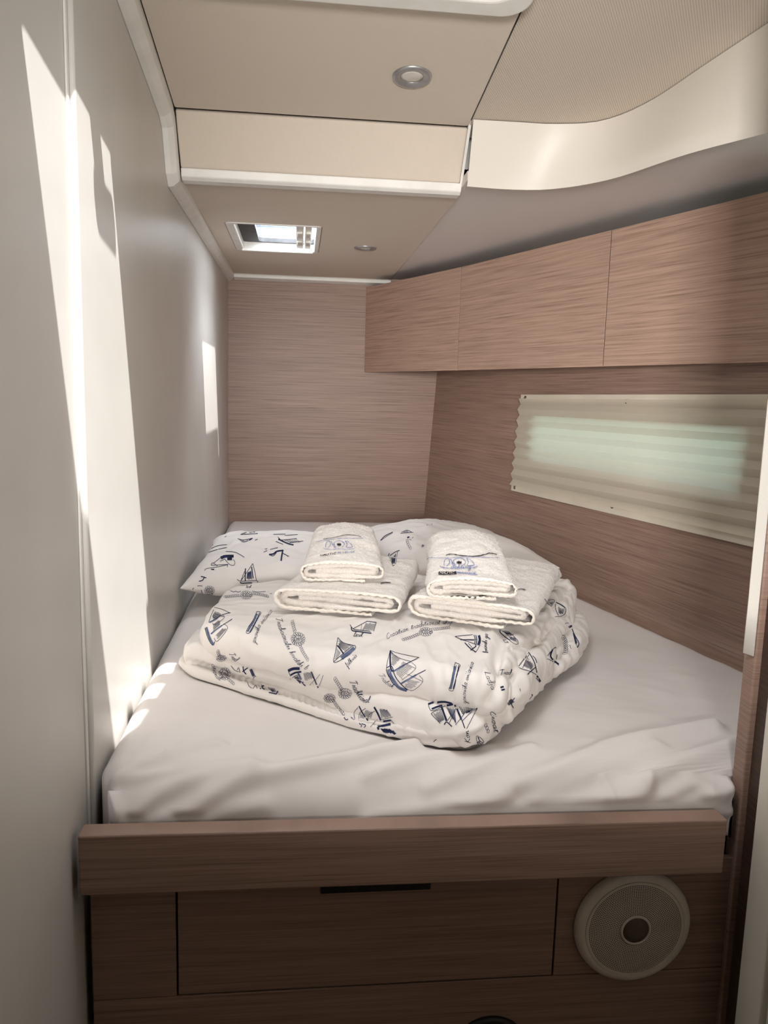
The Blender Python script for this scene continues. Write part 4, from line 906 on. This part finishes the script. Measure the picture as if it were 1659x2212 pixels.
put('printed_boat', A, lines(N_, 34, [(1122, 990), (1180, 965), (1260, 962)]) + lines(N_, 20, [(1150, 1040), (1210, 1010), (1280, 1000)]) + lines(K_, 6, [(1122, 985), (1150, 1055)], [(1145, 1095), (1200, 1050), (1250, 1035)]) + lines(B_, 20, [(1240, 1010), (1270, 1080), (1300, 1145)]) + lines(N_, 12, [(1400, 1000), (1440, 1100), (1480, 1195)], [(1300, 1150), (1330, 1170)]) + hatch([(1180, 1060), (1270, 1150), (1290, 1140), (1230, 1040)], 7, 5, 0) + hatch([(1300, 1010), (1320, 1110), (1430, 1080), (1390, 1000)], 9, 5, 0) + lines(K_, 5, [(1480, 1195), (1520, 1100), (1540, 1040)], [(1450, 1100), (1500, 1030)], [(1380, 1165), (1440, 1090)]))
put('printed_rope', B, rope([(125, 740), (170, 810), (220, 885)], 40, 19, 7, N_) + knot(252, 930, 62, 44, .5, 44, 21, 7, N_))
put('printed_rope', B, knot(68, 985, 56, 36, .5, 36, 19, 7, N_) + rope([(112, 1010), (165, 1090), (242, 1182)], 34, 18, 7, N_))
put('printed_lettering', B, lettering('Traditional', [(305, 785), (350, 880), (410, 975), (470, 1035), (545, 1040)], 80, 8, N_))
put('printed_boat', B, lines(N_, 13, [(420, 1078), (465, 1165), (525, 1258)]) + lines(N_, 20, [(600, 1090), (640, 1160), (680, 1248)], [(640, 1268), (720, 1258), (800, 1248)]) + lines(N_, 26, [(640, 1325), (720, 1312), (840, 1290)]) + lines(K_, 6, [(410, 1095), (360, 1160), (370, 1230)], [(500, 1105), (430, 1160), (415, 1235)], [(610, 1140), (540, 1180), (525, 1245)], [(640, 1235), (580, 1300), (555, 1330)], [(800, 1245), (845, 1300)], [(820, 1210), (690, 1240)])
    + hatch([(660, 1105), (690, 1230), (815, 1205), (750, 1120)], 10, 6, 0) + hatch([(500, 1120), (470, 1200), (560, 1230), (590, 1150)], 9, 5, 0) + hatch([(440, 1160), (430, 1230), (480, 1240), (470, 1190)], 4, 5, 0))
put('printed_boat', B, lines(N_, 24, [(640, 1330), (655, 1362)], [(820, 1375), (850, 1415)]) + hatch([(670, 1345), (720, 1400), (880, 1415), (780, 1350)], 12, 7, 0, N_))
put('printed_lettering', B, lines(N_, 9, [(420, 1285), (450, 1310), (440, 1330)], [(450, 1290), (500, 1310), (480, 1335)], [(240, 1215), (265, 1245), (290, 1235)], [(320, 1215), (365, 1245)]))
put('printed_boat', C_, lines(N_, 30, [(40, 1385), (150, 1352), (300, 1340), (430, 1368)]) + lines(N_, 30, [(95, 1465), (200, 1425), (320, 1400), (450, 1380)]) + lines(N_, 9, [(40, 1385), (95, 1492), (310, 1418), (430, 1395)]) + lines(N_, 30, [(262, 1440), (310, 1560), (345, 1660)], [(480, 1390), (535, 1520), (585, 1640)]) + lines(N_, 16, [(305, 1720), (345, 1675), (432, 1750)], [(590, 1640), (640, 1780)])
    + lines(N_, 9, [(85, 1540), (150, 1500), (260, 1470)], [(85, 1540), (240, 1700)], [(360, 1650), (410, 1580)], [(490, 1725), (630, 1545)], [(500, 1440), (390, 1690)], [(850, 1440), (700, 1560), (600, 1660)], [(845, 1450), (670, 1790)])
    + hatch([(110, 1530), (230, 1690), (320, 1660), (260, 1480)], 10, 7, 0) + hatch([(330, 1430), (420, 1600), (500, 1720), (480, 1440)], 11, 7, 0) + hatch([(540, 1410), (600, 1560), (700, 1530), (830, 1440)], 13, 8, 0, N_))
put('printed_lettering', C_, lettering('Croat', [(1062, 1495), (1075, 1610), (1100, 1740), (1120, 1845)], 90, 12, N_))
put('printed_rope', C_, rope([(972, 1705), (1000, 1770), (1030, 1850)], 46, 34, 12, N_) + rope([(830, 1950), (880, 1970), (930, 1960)], 110, 34, 14, N_) + rope([(860, 2030), (910, 2000)], 70, 24, 12, N_))
put('printed_lettering', C_, lettering('Kon', [(735, 2020), (720, 1920), (700, 1810)], 90, 12, N_) + lines(N_, 12, [(190, 1950), (150, 1975), (130, 2005)], [(745, 2085), (790, 2065)]))
# left pillow
put('printed_boat', E_, lines(N_, 13, [(680, 785), (700, 800), (800, 795), (885, 800)]) + lines(N_, 7, [(642, 752), (690, 775), (885, 768), (885, 802)], [(690, 770), (760, 670), (835, 560)], [(835, 560), (860, 660), (880, 765)], [(690, 770), (720, 690), (745, 640)]) + lines(N_, 13, [(745, 620), (742, 700), (742, 770)], [(820, 600), (840, 740)]) + hatch([(770, 660), (755, 760), (830, 765), (815, 640)], 14, 4, 0))
put('printed_lettering', E_, lettering('leut', [(750, 862), (815, 860)], 48, 6, N_))
put('printed_boat', E_, lines(N_, 36, [(440, 490), (500, 470), (600, 468)], [(520, 500), (580, 500)]) + lines(N_, 6, [(350, 555), (420, 500), (480, 455)], [(240, 645), (270, 620), (400, 600), (520, 575)], [(320, 580), (420, 575), (530, 570)], [(530, 565), (520, 605)], [(490, 505), (550, 570), (600, 580), (615, 545), (595, 510)], [(320, 580), (340, 550), (400, 590)], [(430, 530), (490, 505)]) + lines(N_, 14, [(320, 630), (360, 632)]))
put('printed_boat', E_, lines(N_, 18, [(1208, 388), (1195, 460), (1185, 528)], [(1035, 448), (1090, 440), (1130, 410), (1200, 398)]) + lines(N_, 8, [(1040, 445), (1085, 465), (1130, 420)], [(1205, 430), (1280, 472)]))
put('printed_boat', E_, lines(N_, 16, [(1150, 255), (1240, 300), (1340, 330)]) + lines(N_, 7, [(1145, 228), (1175, 265)], [(1180, 270), (1380, 250)], [(1290, 300), (1460, 280)], [(1120, 285), (1210, 322)]) + hatch([(1200, 268), (1320, 310), (1440, 300), (1380, 255)], 6, 4, 0))
put('printed_boat', E_, lines(N_, 14, [(790, 272), (845, 242)]) + lines(N_, 7, [(650, 250), (720, 268), (845, 242)], [(670, 255), (718, 292), (780, 275)], [(830, 285), (895, 258)]) + hatch([(690, 265), (720, 285), (780, 270), (790, 255)], 6, 4, 0))
put('printed_boat', E_, lines(N_, 16, [(450, 210), (520, 180), (605, 160)]) + lines(N_, 7, [(350, 255), (450, 215)], [(350, 262), (390, 250)], [(490, 230), (550, 200)]))
put('printed_boat', E_, lines(K_, 7, [(685, 200), (750, 175), (830, 165), (895, 188)], [(685, 200), (895, 190)]) + hatch([(730, 185), (720, 198), (860, 190), (820, 170)], 10, 4, 0))
put('printed_lettering', E_, lines(K_, 7, [(290, 420), (400, 385), (515, 360)], [(300, 385), (400, 340), (518, 325)], [(330, 345), (345, 325)], [(970, 420), (1010, 400)], [(985, 380), (1015, 375)], [(1050, 385), (1145, 362)], [(500, 410), (620, 420), (730, 480)], [(1090, 198), (1240, 195)], [(1225, 212), (1390, 200)]))
put('printed_anchor', E_, lines(N_, 12, [(195, 718), (235, 728), (262, 738)], [(235, 732), (215, 765), (170, 778)]))
put('printed_rope', E_, knot(300, 885, 50, 36, .6, 38, 18, 6, N_) + rope([(320, 925), (360, 980), (405, 1015)], 34, 17, 6, N_) + rope([(165, 1000), (190, 1040), (215, 1095)], 60, 22, 7, N_))
put('printed_lettering', E_, lines(N_, 7, [(150, 835), (180, 830), (215, 835)], [(200, 880), (215, 930), (260, 975)], [(90, 880), (105, 855)], [(90, 945), (130, 975)]))
# right pillow and the cloth between the towels
put('printed_boat', F_, lines(N_, 12, [(185, 480), (260, 400), (405, 328)]) + lines(K_, 7, [(200, 475), (300, 400), (400, 345)]))
put('printed_boat', F_, lines(N_, 9, [(540, 350), (600, 345), (770, 335)], [(560, 330), (600, 315), (660, 295), (740, 330)]) + hatch([(600, 320), (590, 345), (690, 340), (660, 300)], 7, 6, 0) + lines(N_, 26, [(660, 430), (700, 415)]) + lines(N_, 8, [(745, 440), (770, 420)], [(700, 455), (735, 475)]))
put('printed_rope', F_, rope([(655, 465), (680, 550), (730, 630)], 50, 26, 8, N_))
put('printed_boat', F_, lines(N_, 12, [(315, 775), (345, 705)], [(325, 770), (440, 690), (525, 655)], [(395, 940), (435, 920)], [(455, 720), (430, 900)]) + lines(N_, 7, [(340, 770), (400, 935)], [(490, 680), (450, 910)]) + hatch([(360, 770), (395, 910), (425, 890), (450, 720)], 10, 6, 0))
put('printed_lettering', F_, lines(N_, 9, [(920, 560), (950, 590)], [(945, 550), (920, 600)], [(965, 560), (940, 590)], [(620, 1085), (645, 1090)], [(1010, 205), (1060, 185)], [(1090, 215), (1105, 180)]))
# towel embroidery
def emb(name, strk): strokes_to_parts(name, tr(strk, *T_), .0021)
tb, tk = 'thread_blue', 'thread_black'
def crest(cx, cy, s, rot=0):
    r_ = lambda x, y: (cx+x*s, cy+y*s)
    out = [(tb, 4*s, [r_(-95, 15), r_(-90, -20), r_(-70, -30), r_(-60, -5), r_(-78, 20)]), (tb, 4*s, [r_(-55, -28), r_(-40, 10), r_(-28, 18), r_(-35, -10)]), (tb, 4*s, [r_(-20, 15), r_(-42, -5), r_(-20, -28), r_(15, -30), r_(40, -8), r_(22, 15)]),
           (tb, 4*s, [r_(45, -30), r_(70, -22), r_(90, 0), r_(92, 14), r_(50, 16), r_(58, -5), r_(45, -30)])]
    for k in range(9):
        a = 2*math.pi*k/9; out.append((tk, 5*s, [r_(0, -4), r_(17*math.cos(a), -4+11*math.sin(a))]))
    out += [(tb, 3*s, [r_(-110, 24), r_(-60, 32), r_(0, 26), r_(60, 32), r_(112, 22)])]
    return out
emb('embroidered_crest', crest(1082, 302, 1.05)+lines(tb, 4, [(955, 322), (985, 336)], [(1175, 336), (1202, 322)])+lettering('yachting', [(1005, 338), (1080, 342), (1165, 334)], 34, 4.5, tb))
NT = {'N': [[(0, 0), (.05, 1), (.55, 0), (.6, 1)]], 'A': [[(0, 0), (.3, 1), (.6, 0)], [(.15, .4), (.45, .4)]], 'U': [[(0, 1), (.05, .1), (.4, .05), (.55, 1)]], 'T': [[(0, 1), (.6, 1)], [(.3, 1), (.3, 0)]], 'I': [[(.1, 0), (.1, 1)]], 'C': [[(.55, .9), (.2, 1), (.02, .5), (.2, 0), (.55, .1)]], 'L': [[(.0, 1), (0, 0), (.45, 0)]], 'E': [[(.5, 1), (0, 1), (0, 0), (.5, 0)], [(0, .5), (.4, .5)]]}
NW = {'I': .3}
def caps(text, x0, y0, x1, y1, h, lw, mat, slant=.25):
    tot = sum(NW.get(c, .75) for c in text); k = (x1-x0)/tot; out = []; u = 0
    for c in text:
        for s in NT[c]: out.append((mat, lw, [(x0+(u+gx)*k+gy*h*slant, y0+(y1-y0)*(u+gx)/tot-gy*h) for gx, gy in s]))
        u += NW.get(c, .75)
    return out
emb('embroidered_lettering', lines(tk, 20, [(945, 369), (1000, 369), (1062, 367)])+lines(tb, 5, [(1062, 362), (1200, 378)]))
strokes_to_parts('embroidered_lettering', tr(caps('NAUTIC', 955, 375.5, 1052, 374.5, 13, 2.4, 'hem')+caps('ALLIANCE', 1068, 375, 1196, 381, 14, 2.6, tb), *T_), .0028)
emb('embroidered_wave', lines(tk, 5, [(995, 250), (1030, 242), (1100, 252), (1190, 256), (1250, 245), (1280, 236), (1330, 242)])+lines(tb, 3, [(870, 275), (890, 264), (960, 268), (1110, 262), (1200, 262), (1340, 266)]))
emb('embroidered_crest', crest(284, 182, .92))
emb('embroidered_lettering', caps('NAUTIC', 160, 256, 268, 241, 11, 3.6, tk)+caps('ALLIANCE', 275, 237, 392, 231, 11, 2.6, tb))
emb('embroidered_wave', lines(tk, 3, [(180, 142), (260, 130), (330, 114), (400, 118), (430, 128)])+lines(tb, 2.5, [(130, 160), (200, 148), (300, 138), (440, 136)]))
emb('embroidered_wave', lines(tk, 5, [(1022, 524), (1080, 521), (1180, 529), (1225, 518), (1265, 518)], [(1445, 483), (1490, 474), (1520, 480)], [(560, 436), (590, 430), (625, 432)]))

# helper bookkeeping is not part of the scene
for o in bpy.data.objects:
    if '_w' in o: del o['_w']
